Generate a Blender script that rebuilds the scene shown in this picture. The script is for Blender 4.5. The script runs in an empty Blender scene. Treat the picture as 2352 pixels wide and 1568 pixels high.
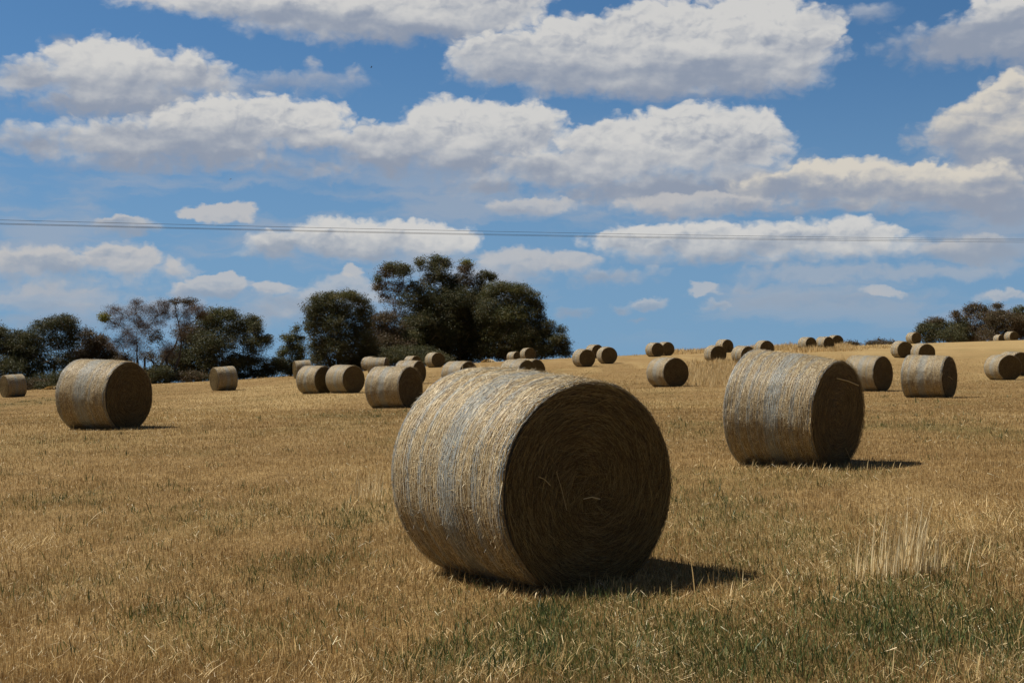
import bpy, math, random
import numpy as np
from mathutils import Vector, Matrix, Euler

random.seed(7)
rng = np.random.default_rng(11)
scene = bpy.context.scene
COL = scene.collection
PI = math.pi

# ------------------------------------------------------------------ camera
CAM_H = 1.38
FPX = 3445.0            # focal length in pixels of a 2352 px wide frame
CX, CY, HORIZON = 1176.0, 784.0, 870.0
PITCH = math.atan((HORIZON - CY) / FPX)

cam_data = bpy.data.cameras.new('camera')
cam_data.sensor_width = 36.0
cam_data.lens = FPX / 2352.0 * 36.0
cam_data.clip_start = 0.05
cam_data.clip_end = 12000.0
cam = bpy.data.objects.new('camera', cam_data)
COL.objects.link(cam)
cam.location = (0, 0, CAM_H)
cam.rotation_euler = (PI / 2 + PITCH, 0, 0)
scene.camera = cam


def ray(px, py):
    """direction with unit depth (y = 1) seen at a survey pixel of the 2352 px frame"""
    a, b = (px - CX) / FPX, (CY - py) / FPX
    c, s = math.cos(PITCH), math.sin(PITCH)
    y = c - b * s
    z = s + b * c
    return a / y, z / y


def at(px, py, dist):
    rx, rz = ray(px, py)
    return Vector((rx * dist, dist, CAM_H + rz * dist))


# ------------------------------------------------------------------ helpers
def tag(o, label=None, cat=None, group=None, kind=None):
    if label: o['label'] = label
    if cat: o['category'] = cat
    if group: o['group'] = group
    if kind: o['kind'] = kind
    return o


def empty(name, loc, rot=(0, 0, 0)):
    o = bpy.data.objects.new(name, None)
    o.empty_display_size = 0.3
    COL.objects.link(o)
    o.location = loc
    o.rotation_euler = rot
    return o


def link(name, me, mats, parent=None):
    o = bpy.data.objects.new(name, me)
    COL.objects.link(o)
    if not isinstance(mats, (list, tuple)): mats = [mats]
    if len(me.materials) == 0:
        for m in mats: me.materials.append(m)
    if parent is not None: o.parent = parent
    return o


def mesh_np(name, verts, faces, tints=None, mat_idx=None, smooth=None):
    """mesh from numpy arrays; faces is an (n,4) array, -1 in the last column marks a triangle"""
    me = bpy.data.meshes.new(name)
    verts = np.asarray(verts, dtype=np.float32)
    faces = np.asarray(faces, dtype=np.int32)
    n = len(faces)
    if faces.shape[1] == 4:
        tri = faces[:, 3] < 0
        tot = np.where(tri, 3, 4).astype(np.int32)
        flat = faces[faces >= 0] if tri.any() else faces.ravel()
    else:
        tot = np.full(n, 3, dtype=np.int32); flat = faces.ravel()
    start = np.zeros(n, dtype=np.int32); start[1:] = np.cumsum(tot)[:-1]
    me.vertices.add(len(verts)); me.vertices.foreach_set('co', verts.ravel())
    me.loops.add(len(flat)); me.loops.foreach_set('vertex_index', flat.astype(np.int32))
    me.polygons.add(n)
    me.polygons.foreach_set('loop_start', start)
    if mat_idx is not None: me.polygons.foreach_set('material_index', np.asarray(mat_idx, dtype=np.int32))
    if smooth is not None:
        s = np.full(n, bool(smooth)) if np.isscalar(smooth) else np.asarray(smooth, dtype=bool)
        me.polygons.foreach_set('use_smooth', s)
    if tints is not None:
        at_ = me.attributes.new('tint', 'FLOAT_COLOR', 'FACE')
        t = np.ones((n, 4), dtype=np.float32); t[:, :3] = tints
        at_.data.foreach_set('color', t.ravel())
    me.update(calc_edges=True)
    return me


def _hash(ix, iy, seed):
    h = (ix.astype(np.int64) * 374761393 + iy.astype(np.int64) * 668265263 + seed * 1442695041) & 0xffffffff
    h = ((h ^ (h >> 13)) * 1274126177) & 0xffffffff
    return ((h ^ (h >> 16)) & 0xffff) / 65535.0


def vnoise(x, y, seed=0):
    x = np.asarray(x, dtype=np.float64); y = np.asarray(y, dtype=np.float64)
    ix = np.floor(x); iy = np.floor(y); fx = x - ix; fy = y - iy
    ux = fx * fx * (3 - 2 * fx); uy = fy * fy * (3 - 2 * fy)
    a = _hash(ix, iy, seed); b = _hash(ix + 1, iy, seed)
    c = _hash(ix, iy + 1, seed); d = _hash(ix + 1, iy + 1, seed)
    return (a * (1 - ux) + b * ux) * (1 - uy) + (c * (1 - ux) + d * ux) * uy


def fbm(x, y, seed=0, octaves=4):
    s, amp, tot = 0.0, 1.0, 0.0
    for o in range(octaves):
        s = s + vnoise(x * 2 ** o, y * 2 ** o, seed + o * 17) * amp
        tot += amp; amp *= 0.5
    return s / tot


class NT:
    """small node-tree writer"""
    def __init__(self, tree):
        self.t = tree; tree.nodes.clear()
        self.n = tree.nodes; self.l = tree.links

    def node(self, kind, **kw):
        nd = self.n.new(kind)
        for k, v in kw.items(): setattr(nd, k, v)
        return nd

    def put(self, sock, v):
        if isinstance(v, bpy.types.NodeSocket): self.l.new(v, sock)
        elif v is not None:
            if isinstance(v, (tuple, list)) and sock.type == 'RGBA' and len(v) == 3: v = (*v, 1.0)
            sock.default_value = v

    def m(self, op, a, b=None, c=None, clamp=False):
        nd = self.node('ShaderNodeMath', operation=op, use_clamp=clamp)
        for i, v in enumerate((a, b, c)): self.put(nd.inputs[i], v) if v is not None else None
        return nd.outputs[0]

    def v(self, op, a, b=None, c=None):
        nd = self.node('ShaderNodeVectorMath', operation=op)
        for i, v in enumerate((a, b, c)): self.put(nd.inputs[i], v) if v is not None else None
        return nd.outputs['Value'] if op in ('LENGTH', 'DOT_PRODUCT', 'DISTANCE') else nd.outputs[0]

    def xyz(self, x=0.0, y=0.0, z=0.0):
        nd = self.node('ShaderNodeCombineXYZ')
        for i, v in enumerate((x, y, z)): self.put(nd.inputs[i], v)
        return nd.outputs[0]

    def sep(self, v):
        nd = self.node('ShaderNodeSeparateXYZ'); self.put(nd.inputs[0], v)
        return nd.outputs

    def noise(self, vec, scale=1.0, detail=4.0, rough=0.5, dist=0.0, dims='3D', color=False):
        nd = self.node('ShaderNodeTexNoise', noise_dimensions=dims)
        self.put(nd.inputs['Vector'], vec)
        self.put(nd.inputs['Scale'], scale); self.put(nd.inputs['Detail'], detail)
        self.put(nd.inputs['Roughness'], rough); self.put(nd.inputs['Distortion'], dist)
        return nd.outputs['Color' if color else 'Fac']

    def step(self, x, lo, hi, a=0.0, b=1.0, kind='SMOOTHSTEP'):
        nd = self.node('ShaderNodeMapRange', interpolation_type=kind, clamp=True) if kind != 'SMOOTHSTEP' else self.node('ShaderNodeMapRange', interpolation_type=kind)
        for i, v in enumerate((x, lo, hi, a, b)): self.put(nd.inputs[i], v)
        return nd.outputs[0]

    def mix(self, f, a, b, blend='MIX'):
        nd = self.node('ShaderNodeMix', data_type='RGBA', blend_type=blend)
        self.put(nd.inputs['Factor'], f) if False else self.put(nd.inputs[0], f)
        self.put(nd.inputs[6], a); self.put(nd.inputs[7], b)
        return nd.outputs[2]

    def ramp(self, f, stops):
        nd = self.node('ShaderNodeValToRGB')
        el = nd.color_ramp.elements
        while len(el) > 1: el.remove(el[-1])
        for i, (p, c) in enumerate(stops):
            e = el[0] if i == 0 else el.new(p)
            e.position = p; e.color = (*c, 1.0)
        self.put(nd.inputs[0], f)
        return nd.outputs[0]


def material(name):
    m = bpy.data.materials.new(name); m.use_nodes = True
    nt = NT(m.node_tree)
    out = nt.node('ShaderNodeOutputMaterial')
    return m, nt, out

# scene-wide amounts
SKY_TINT = (0.58, 0.90, 1.06)
GRASS = 1.0
STRAW = 1.0
# ------------------------------------------------------------------ light
SUN_TO = Vector((-0.67, 0.20, 1.0)).normalized()
SUN_EL = math.asin(SUN_TO.z)
SUN_AZ = math.atan2(SUN_TO.x, SUN_TO.y)           # from +Y towards +X

sun_data = bpy.data.lights.new('sun', 'SUN')
sun_data.energy = 5.0
sun_data.angle = math.radians(0.53)
sun_data.color = (1.0, 0.93, 0.82)
sun = bpy.data.objects.new('sun', sun_data)
COL.objects.link(sun)
sun.location = SUN_TO * 60
sun.rotation_euler = (-SUN_TO).to_track_quat('-Z', 'Y').to_euler()

# ------------------------------------------------------------------ sky with cumulus
world = bpy.data.worlds.new('World')
scene.world = world
world.use_nodes = True
W = NT(world.node_tree)
w_out = W.node('ShaderNodeOutputWorld')
w_bg = W.node('ShaderNodeBackground')
SKYU = 34.45


def sky_uv(px, py):
    rx, rz = ray(px, py)
    return SKYU * math.atan(rx), SKYU * rz / math.sqrt(1 + rx * rx)


tc = W.node('ShaderNodeTexCoord')
dirv = tc.outputs['Generated']
sx, sy, sz = W.sep(dirv)
hor = W.m('SQRT', W.m('ADD', W.m('MULTIPLY', sx, sx), W.m('MULTIPLY', sy, sy)))
hor = W.m('MAXIMUM', hor, 0.02)
U = W.m('MULTIPLY', W.m('ARCTAN2', sx, sy), SKYU)
V = W.m('MINIMUM', W.m('MULTIPLY', W.m('DIVIDE', sz, hor), SKYU), 60.0)
UV = W.xyz(U, V, 0.0)

# clear air: the Nishita sky, read a little above the true elevation (a clear, dry day)
sky = W.node('ShaderNodeTexSky', sky_type='NISHITA')
sky.sun_disc = False
sky.sun_elevation = SUN_EL
sky.sun_rotation = SUN_AZ
sky.altitude = 400.0
sky.air_density = 1.0
sky.dust_density = 0.6
sky.ozone_density = 2.2
lift = W.m('MULTIPLY_ADD', W.m('MAXIMUM', sz, 0.0), 1.25, 0.10)
W.l.new(W.xyz(sx, sy, lift), sky.inputs['Vector'])
clear = sky.outputs[0]
SKY_STRENGTH = 0.085
clear = W.v('MULTIPLY', clear, (SKY_STRENGTH * SKY_TINT[0], SKY_STRENGTH * SKY_TINT[1], SKY_STRENGTH * SKY_TINT[2]))

haze_f = W.step(V, -0.5, 8.5, 0.85, 0.0)
dimmed_sky = W.v('MULTIPLY', clear, (0.42, 0.42, 0.42))  # sky out of view dimmed to lower the fill on shaded sides
clear = W.mix(haze_f, clear, (0.195, 0.335, 0.500, 1))

# billowing distortion shared by all clouds
stretched = W.v('MULTIPLY', UV, (0.8, 1.25, 1.0))
w1 = W.noise(stretched, 1.1, 1.5, 0.5, dims='2D', color=True)
w2 = W.noise(stretched, 4.0, 4.5, 0.56, dims='2D', color=True)
P = W.v('MULTIPLY_ADD', W.v('SUBTRACT', w1, (0.5, 0.5, 0.5)), (0.60, 0.36, 0.0), UV)
P = W.v('MULTIPLY_ADD', W.v('SUBTRACT', w2, (0.5, 0.5, 0.5)), (0.27, 0.22, 0.0), P)


def billow(vec, scale):
    nd = W.node('ShaderNodeTexVoronoi', voronoi_dimensions='2D', feature='F1')
    W.put(nd.inputs['Vector'], vec); nd.inputs['Scale'].default_value = scale
    nd.inputs['Detail'].default_value = 1.5; nd.inputs['Roughness'].default_value = 0.5
    nd.inputs['Lacunarity'].default_value = 2.3
    return W.m('SUBTRACT', 0.42, nd.outputs['Distance'])


puffv = W.v('MULTIPLY', P, (0.85, 1.1, 1.0))
puff = billow(puffv, 2.6)
puff_s = billow(W.v('ADD', puffv, (-0.05, 0.10, 0.0)), 2.6)
soft0 = W.noise(stretched, 0.9, 4.0, 0.5, dims='2D')
soft1 = W.noise(W.v('ADD', stretched, (-0.10, 0.26, 0.0)), 0.9, 4.0, 0.5, dims='2D')
band = W.noise(W.v('MULTIPLY', P, (0.30, 1.7, 1.0)), 0.9, 2.0, 0.5, dims='2D')
relief_p = W.m('SUBTRACT', puff, puff_s)
relief_s = W.m('MULTIPLY_ADD', W.m('SUBTRACT', soft0, soft1), 1.25, W.m('MULTIPLY_ADD', band, 0.9, -0.45))
edge_n = W.m('MULTIPLY_ADD', puff, 0.22, W.m('MULTIPLY_ADD', soft0, 0.5, -0.25))
_, PV, _ = W.sep(P)

# every cloud: opacity, lit tone, shade tone, base row, height, softness, lobes (x, y, half width, rise, drop)
LIT = (0.635, 0.625, 0.605); CREAM = (0.66, 0.615, 0.54); SHD = (0.275, 0.315, 0.395)
FARL = (0.535, 0.522, 0.515); FARS = (0.285, 0.335, 0.415); HAZL = (0.44, 0.448, 0.475); HAZS = (0.29, 0.34, 0.42)
CLOUDS = [
 (0.95, LIT, SHD, 90, 130, 1.0, [(480, 8, 200, 60, 34), (860, 30, 400, 90, 72), (1130, 20, 150, 80, 55), (330, 0, 70, 40, 26), (700, 62, 160, 40, 36)]),
 (0.95, LIT, SHD, 205, 175, 1.0, [(1170, 140, 165, 72, 66), (1320, 130, 220, 85, 90), (1520, 120, 260, 112, 105), (1710, 110, 215, 128, 105), (1120, 180, 120, 20, 28), (1820, 130, 110, 60, 70)]),
 (0.45, LIT, SHD, 70, 60, 1.4, [(1880, 40, 60, 25, 20), (2000, 35, 55, 25, 20), (1310, 38, 16, 16, 14)]),
 (0.95, LIT, SHD, 130, 130, 1.0, [(2240, 95, 215, 50, 62), (2370, 60, 190, 75, 90), (2130, 95, 110, 26, 28)]),
 (0.97, CREAM, SHD, 400, 220, 1.0, [(2390, 270, 170, 105, 150), (2260, 310, 130, 70, 95), (2150, 322, 95, 34, 32), (2330, 380, 160, 60, 70)]),
 (0.80, FARL, SHD, 500, 70, 1.2, [(2340, 470, 95, 40, 44)]),
 (0.55, FARL, SHD, 225, 90, 1.4, [(700, 190, 150, 32, 36), (716, 155, 32, 34, 30), (815, 180, 34, 26, 34), (600, 195, 80, 20, 30)]),
 (0.50, FARL, SHD, 110, 50, 1.4, [(150, 98, 34, 26, 20)]),
 (0.97, LIT, SHD, 250, 150, 1.0, [(250, 175, 170, 88, 70), (80, 185, 105, 55, 55), (420, 175, 130, 58, 45), (180, 235, 150, 40, 50), (330, 240, 180, 40, 45), (500, 195, 70, 35, 25), (280, 215, 230, 60, 60)]),
 (0.97, LIT, SHD, 365, 130, 1.0, [(90, 325, 150, 42, 42), (300, 325, 220, 55, 68), (500, 300, 170, 72, 88), (660, 285, 150, 66, 66), (720, 320, 100, 60, 36)]),
 (0.96, LIT, SHD, 385, 150, 1.0, [(1060, 300, 150, 80, 90), (1180, 300, 130, 66, 80), (900, 345, 190, 66, 58), (740, 385, 170, 26, 34), (1090, 370, 240, 50, 40)]),
 (0.96, LIT, SHD, 440, 190, 1.0, [(1580, 310, 180, 66, 90), (1430, 330, 150, 66, 90), (1690, 330, 120, 88, 90), (1330, 385, 230, 50, 66), (1130, 430, 160, 30, 28), (1500, 430, 330, 50, 56), (1420, 445, 280, 40, 40), (1720, 420, 120, 60, 60)]),
 (0.97, CREAM, SHD, 475, 105, 1.0, [(1960, 425, 215, 60, 55), (1790, 430, 100, 40, 40), (2120, 420, 120, 55, 60), (1940, 470, 330, 22, 26), (2250, 440, 140, 60, 50)]),
 (0.75, FARL, SHD, 500, 50, 1.2, [(1230, 472, 105, 18, 26), (1600, 470, 190, 24, 24)]),
 (0.85, FARL, FARS, 535, 36, 1.2, [(300, 518, 72, 20, 18), (245, 510, 30, 10, 10), (495, 490, 86, 20, 24), (450, 488, 44, 16, 14), (560, 488, 30, 22, 22)]),
 (0.95, LIT, FARS, 595, 90, 1.0, [(800, 550, 150, 46, 46), (960, 545, 130, 36, 46), (650, 565, 100, 34, 34), (1060, 545, 40, 32, 34), (820, 585, 260, 20, 18)]),
 (0.88, FARL, FARS, 672, 110, 1.1, [(280, 600, 120, 46, 54), (90, 610, 170, 46, 46), (400, 620, 52, 46, 34), (200, 650, 250, 26, 26)]),
 (0.94, LIT, FARS, 605, 95, 1.1, [(1470, 550, 140, 36, 50), (1620, 550, 150, 44, 50), (1780, 550, 190, 44, 52), (1960, 545, 150, 40, 56), (1720, 590, 370, 22, 22)]),
 (0.80, FARL, FARS, 590, 60, 1.1, [(2260, 575, 90, 28, 30), (2180, 575, 60, 26, 26)]),
 (0.75, FARL, FARS, 665, 105, 1.1, [(1200, 595, 100, 36, 46), (1290, 600, 90, 30, 44), (1400, 635, 150, 24, 34), (1150, 640, 160, 26, 30)]),
 (0.50, HAZL, HAZS, 700, 70, 1.8, [(1900, 632, 230, 28, 24), (2150, 625, 220, 24, 24), (1780, 690, 180, 22, 20), (1960, 690, 200, 28, 22), (2090, 675, 130, 20, 18), (1720, 665, 40, 22, 20)]),
 (0.75, FARL, HAZS, 690, 45, 1.1, [(500, 660, 76, 28, 24), (420, 672, 50, 16, 14), (620, 660, 50, 14, 16), (805, 625, 24, 12, 14)]),
 (0.55, HAZL, HAZS, 745, 80, 1.4, [(120, 690, 220, 28, 34), (380, 705, 220, 18, 28), (80, 735, 260, 18, 26), (560, 715, 140, 16, 22)]),
 (0.62, FARL, HAZS, 740, 110, 1.2, [(800, 670, 110, 34, 60), (700, 700, 100, 34, 50), (620, 720, 70, 20, 30)]),
 (0.60, FARL, HAZS, 715, 40, 1.2, [(1615, 664, 44, 13, 14), (1480, 697, 46, 14, 15), (1420, 708, 22, 8, 8), (1310, 716, 56, 10, 12), (1466, 734, 18, 5, 5), (2300, 678, 60, 12, 12), (2030, 668, 60, 14, 12), (1640, 702, 40, 10, 9)]),
]
# faint layered cloud low over the horizon
layer = W.noise(W.v('MULTIPLY', P, (0.22, 1.1, 1.0)), 1.0, 4.0, 0.55, dims='2D')
layer = W.m('MULTIPLY', W.step(layer, 0.42, 0.66, 0.0, 0.50), W.m('MULTIPLY', W.step(V, 0.6, 1.9), W.step(V, 4.0, 6.2, 1.0, 0.0)))
col = W.mix(layer, clear, (0.40, 0.415, 0.455, 1))
for (op, lit, shd, base, high, softn, lobes) in CLOUDS:
    field = None
    for (x, y, a, t, b) in lobes:
        u0, v0 = sky_uv(x, y)
        a_, t_, b_ = a * 1.10 / 100.0, t * 1.16 / 100.0, b * 1.24 / 100.0
        q1 = W.v('MULTIPLY_ADD', P, (1 / a_, 1 / t_, 0), (-u0 / a_, -v0 / t_, 0))
        q2 = W.v('MULTIPLY_ADD', P, (-1 / a_, -1 / b_, 0), (u0 / a_, v0 / b_, 0))
        r = W.v('LENGTH', W.v('MAXIMUM', q1, q2))
        s = min(t_ + b_, a_ * 1.2) * 0.5 + 0.08
        sd = W.m('MULTIPLY_ADD', r, -s, s)
        field = sd if field is None else W.m('SMOOTH_MAX', field, sd, 0.12)
    scale_e = min(1.0, max(0.35, high / 120.0))
    tfield = W.m('MULTIPLY_ADD', edge_n, scale_e, field)
    v_base = sky_uv(1176, base)[1]
    h = W.m('MULTIPLY_ADD', PV, 100.0 / high, -v_base * 100.0 / high)
    wdt = W.step(h, 0.05, 0.8, 0.50 * softn * scale_e, 0.24 * softn * scale_e)
    alpha = W.m('MULTIPLY', W.step(tfield, -0.045, W.m('SUBTRACT', wdt, 0.04)), op)
    hi = W.step(h, 0.2, 0.9, 0.08, 0.50)
    light = W.m('MULTIPLY_ADD', relief_p, hi, W.m('MULTIPLY_ADD', h, 0.90, 0.10))
    light = W.m('ADD', light, relief_s)
    rim = W.step(tfield, 0.0, 0.45 * scale_e, 0.30, 0.0)
    light = W.m('ADD', light, rim)
    tone = W.step(light, 0.0, 1.0)
    ccol = W.mix(tone, shd, lit)
    col = W.mix(alpha, col, ccol)
W.l.new(col, w_bg.inputs['Color'])
# unseen sky overhead and behind: grey cloud added to tone down the fill light
w_clear = W.node('ShaderNodeBackground')
w_bg.inputs['Strength'].default_value = 0.80
w_clear.inputs['Strength'].default_value = 0.80
dome = W.v('DIVIDE', dirv, W.xyz(W.m('MAXIMUM', sz, 0.08), W.m('MAXIMUM', sz, 0.08), 1.0))
over = W.step(W.noise(dome, 1.3, 2.0, 0.5, dims='2D'), 0.46, 0.58, 0.0, 0.85)
over = W.m('MULTIPLY', over, W.step(sz, 0.02, 0.12))
W.l.new(W.mix(over, dimmed_sky, (0.125, 0.122, 0.118, 1)), w_clear.inputs['Color'])
in_band = W.m('MULTIPLY', W.m('MULTIPLY', W.m('LESS_THAN', V, 10.5), W.m('GREATER_THAN', V, -0.5)), W.m('LESS_THAN', W.m('ABSOLUTE', U), 20.0))
w_mix = W.node('ShaderNodeMixShader')
W.l.new(in_band, w_mix.inputs[0]); W.l.new(w_clear.outputs[0], w_mix.inputs[1]); W.l.new(w_bg.outputs[0], w_mix.inputs[2])
W.l.new(w_mix.outputs[0], w_out.inputs[0])
world.cycles.sampling_method = 'MANUAL'
world.cycles.sample_map_resolution = 256

scene.view_settings.view_transform = 'Standard'
scene.view_settings.look = 'None'
scene.view_settings.exposure = 0.34
scene.view_settings.gamma = 1.0
scene.cycles.max_bounces = 5
scene.cycles.diffuse_bounces = 2
scene.cycles.glossy_bounces = 2
scene.cycles.transmission_bounces = 3
scene.cycles.transparent_max_bounces = 8
# ------------------------------------------------------------------ survey of the bales
BALE_D, BALE_L = 1.40, 1.36
# x of the near disc, foot row, height (px), turn of the disc away from the viewer (deg, + = to the right), mesh variant
# turned = True: the disc we see is the far end of a copy set the other way round
BALES = [
 ('hero',   1361, 1350, 484,  36, 0, 'largest straw bale, closest of all, bluish net bands and dark shaded round end'),
 ('right',  1941, 1069, 262,  63, 3, 'second largest straw bale, a single straw across its narrow dark end'),
 ('left',    299,  981, 154,  47, 2, 'big straw bale before the leafless trees at the far left of the field'),
 ('l1',        6,  917,  51, -66, 0, 'small bale cut by the left edge of the photo, sunlit end turned left'),
 ('l3',      489,  896,  54, -68, 1, 'small bale left of the slim young tree, sunlit end turned left, blue net band'),
 ('m1',      675,  870,  41, -78, 2, 'small tilted bale under the round bushy tree, narrow sunlit end turned left'),
 ('m2',      748,  896,  63,  42, 1, 'left bale of a close pair below the round bushy tree, its end hidden'),
 ('m3',      814,  904,  64,  38, 0, 'right bale of a close pair below the round bushy tree, dark end showing'),
 ('m4',      861,  848,  32,  33, 2, 'small bale half hidden behind the pale broadside bale at the foot of the tall trees'),
 ('m5',      890,  864,  41,  74, 0, 'pale bale nearly broadside, thin sliver of dark end, behind the glossy mid sized bale'),
 ('m6',      965,  881,  53,  55, 2, 'bale with a dark end behind the shoulder of the glossy mid sized bale'),
 ('m6b',     958,  846,  28,  40, 1, 'bale top just peeping over the bale with a dark end, in front of the trees'),
 ('m7',      945,  938,  94,  54, 1, 'mid sized bale standing just left of the largest one, glossy net on its flank'),
 ('m8',     1008,  845,  34,  27, 0, 'small bale alone against the dark foot of the tallest trees'),
 ('m9',     1079,  887,  61,  45, 2, 'bale half hidden behind the left shoulder of the largest bale'),
 ('m10a',   1213,  893,  60,  46, 0, 'front bale of two overlapping behind the top of the largest bale'),
 ('m10b',   1234,  884,  57,  45, 1, 'rear bale of two overlapping behind the top of the largest bale'),
 ('m11',    1190,  832,  25,  40, 2, 'left bale of a tiny pair on the crest below the domed green gum'),
 ('m12',    1219,  827,  28,  22, 0, 'right bale of a tiny pair on the crest below the domed green gum'),
 ('c1',     1350,  841,  40,  24, 1, 'left bale of a small group just right of the big tree clump, banded blue grey'),
 ('c2',     1374,  820,  31,  30, 2, 'bale hidden between two others just right of the big tree clump'),
 ('c3',     1400,  831,  38,  16, 0, 'bale turned almost end on, just right of the big tree clump'),
 ('c4',     1512,  819,  32,  28, 2, 'left bale of a touching pair against the sky at the start of the tall grass'),
 ('c5',     1536,  815,  31,  26, 1, 'right bale of a touching pair against the sky at the start of the tall grass'),
 ('c6',     1555,  885,  69,  36, 2, 'lone bale midway between the two biggest bales, long dry grass beside it'),
 ('c7',     1651,  835,  39,  22, 0, 'bale on the strip of long dry grass with grass heads hiding its lower edge'),
 ('c8',     1673,  812,  30,  33, 1, 'bale behind the one on the grass strip, sunk into tall grass on the skyline'),
 ('c9',     1763,  814,  34,  24, 2, 'bale top on the skyline above the big right hand bale'),
 ('c10',    1720,  846,  40,  34, 1, 'bale mostly hidden behind the left flank of the big right hand bale'),
 ('r2',     1864,  808,  31,  36, 0, 'bale standing alone in tall grass on the skyline right of the big right hand bale'),
 ('r3',     1905,  806,  31,  40, 2, 'front bale of a touching pair in tall grass before a low bush'),
 ('r4',     1925,  804,  29,  24, 1, 'rear bale of a touching pair in tall grass before a low round bush'),
 ('r5',     2106,  795,  26,  30, 0, 'highest bale of a heap of four, up against the right hand tree clump'),
 ('r6',     2080,  823,  38,  24, 1, 'left bale of the group of four near the right hand tree clump'),
 ('r7',     2130,  825,  41,  26, 2, 'bale peeping over the back of the blue striped broadside bale'),
 ('r8',     2182,  914,  75,  70, 1, 'blue striped bale seen broadside, narrow dark end with two bent straws'),
 ('r9',     2030,  897,  63,  57, 0, 'bale tucked behind the right end of the big right hand bale'),
 ('r10',    2322,  875,  47,  34, 2, 'front bale of the pair at the right edge of the photo'),
 ('r11',    2347,  864,  45,  34, 0, 'rear bale of the pair at the right edge, its end cut by the frame'),
 ('r12',    2303,  792,  21,  34, 1, 'tiny bale half hidden behind another on the crest before the right hand trees'),
 ('r13',    2330,  789,  23,  33, 2, 'small bale on the crest close before the right hand trees'),
]
FIX = {'r8': 97, 'r9': 81, 'r10': 60, 'r11': 55}       # full heights where the survey row gives the visible part


def bale_place(b):
    name, xc, yb, hpx, th, var, lab = b
    hpx = FIX.get(name, hpx)
    dist = BALE_D * 0.97 * FPX / hpx
    foot = at(xc, yb, dist)
    al = math.atan2(foot.x, foot.y)
    t = math.radians(th) - al
    n = Vector((math.sin(t), -math.cos(t), 0))
    centre = foot - n * (BALE_L / 2)
    return foot, centre, n, dist


# ------------------------------------------------------------------ the hill
CREST = [(-500, 925, 95), (-200, 906, 105), (0, 899, 110), (130, 893, 113), (300, 885, 116), (500, 873, 120), (640, 865, 128), (720, 858, 142),
         (850, 846, 160), (1000, 836, 180), (1150, 831, 186), (1300, 826, 182), (1420, 820, 165), (1520, 813, 170),
         (1620, 808, 175), (1740, 802, 182), (1900, 797, 190), (2000, 794, 200), (2140, 789, 214), (2352, 785, 226), (2600, 779, 240), (2900, 772, 250)]
ctrl = []
for b in BALES:
    if b[0] in ('m2', 'm4', 'm6b', 'm10a', 'm10b', 'm11', 'c2', 'c8', 'c10', 'r5', 'r7', 'r12', 'm9', 'c5', 'r4', 'r2', 'r3', 'c9'): continue
    foot, centre, n, dist = bale_place(b)
    ctrl.append((foot.x, foot.y, foot.z))
for (px, py, r) in CREST:
    p = at(px, py, r); ctrl.append(tuple(p))
    back = at(px, py, r * 1.35)
    ctrl.append((back.x, back.y, min(p.z, back.z) - 1.2))
    ctrl.append((back.x * 1.5, back.y * 1.5, min(p.z, back.z) - 5.5))
h0 = [c for c in ctrl if abs(c[1] - bale_place(BALES[0])[0].y) < 0.01][0]
for dx, dy in ((-1.2, 1.0), (1.4, 0.6), (-1.5, -2.0), (1.6, -2.2), (0.2, -4.5)):
    ctrl.append((h0[0] + dx, h0[1] + dy, h0[2] + 0.052 * dx + 0.014 * dy))
for x in (-30, -12, 0, 12, 30):
    ctrl.append((x, 0, -0.02 + 0.03 * x)); ctrl.append((x * 2, -40, 0.02 * x * 2 - 0.6))
ctrl = np.array(ctrl)


def _tps_kernel(r2):
    return 0.5 * r2 * np.log(r2 + 1e-9)


def _fit(c, lam=0.02):
    n = len(c); s = 1 / 50.0
    X = c[:, :2] * s
    d2 = ((X[:, None, :] - X[None, :, :]) ** 2).sum(-1)
    K = _tps_kernel(d2)
    wgt = (np.hypot(c[:, 0], c[:, 1]) / 50.0) ** 2 + 0.003
    A = np.zeros((n + 3, n + 3)); A[:n, :n] = K + np.diag(lam * wgt)
    A[:n, n] = 1; A[:n, n + 1:] = X; A[n, :n] = 1; A[n + 1:, :n] = X.T
    return X, np.linalg.solve(A, np.concatenate([c[:, 2], np.zeros(3)]))


TX, TW = _fit(ctrl)


def tps(x, y):
    x = np.asarray(x, float).ravel() / 50.0; y = np.asarray(y, float).ravel() / 50.0
    out = np.zeros(len(x))
    for i in range(0, len(x), 20000):
        xx = x[i:i + 20000]; yy = y[i:i + 20000]
        d2 = (xx[:, None] - TX[None, :, 0]) ** 2 + (yy[:, None] - TX[None, :, 1]) ** 2
        out[i:i + 20000] = _tps_kernel(d2) @ TW[:-3] + TW[-3] + TW[-2] * xx + TW[-1] * yy
    return out


def height(x, y):
    x = np.asarray(x, float); y = np.asarray(y, float)
    shp = x.shape
    h = tps(x, y).reshape(shp)
    r = np.hypot(x, y - 60)
    k = np.clip((r - 210) / 260, 0, 1); k = k * k * (3 - 2 * k)
    h = np.clip(h, -14, 14)
    small = (fbm(x * 0.35, y * 0.35, 5, 3) - 0.5) * 0.06 + (fbm(x * 1.6, y * 1.6, 9, 2) - 0.5) * 0.03
    return h * (1 - k) + (-15.0) * k + small


def hz(x, y):
    return float(height(np.array([x]), np.array([y]))[0])


# one sheet out to the horizon, finer near the camera
def _axis(lim_near, lim_far, step, growth):
    a = [0.0]
    while a[-1] < lim_near: a.append(a[-1] + step)
    while a[-1] < lim_far:
        step *= growth; a.append(a[-1] + step)
    return np.array(a)


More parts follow.
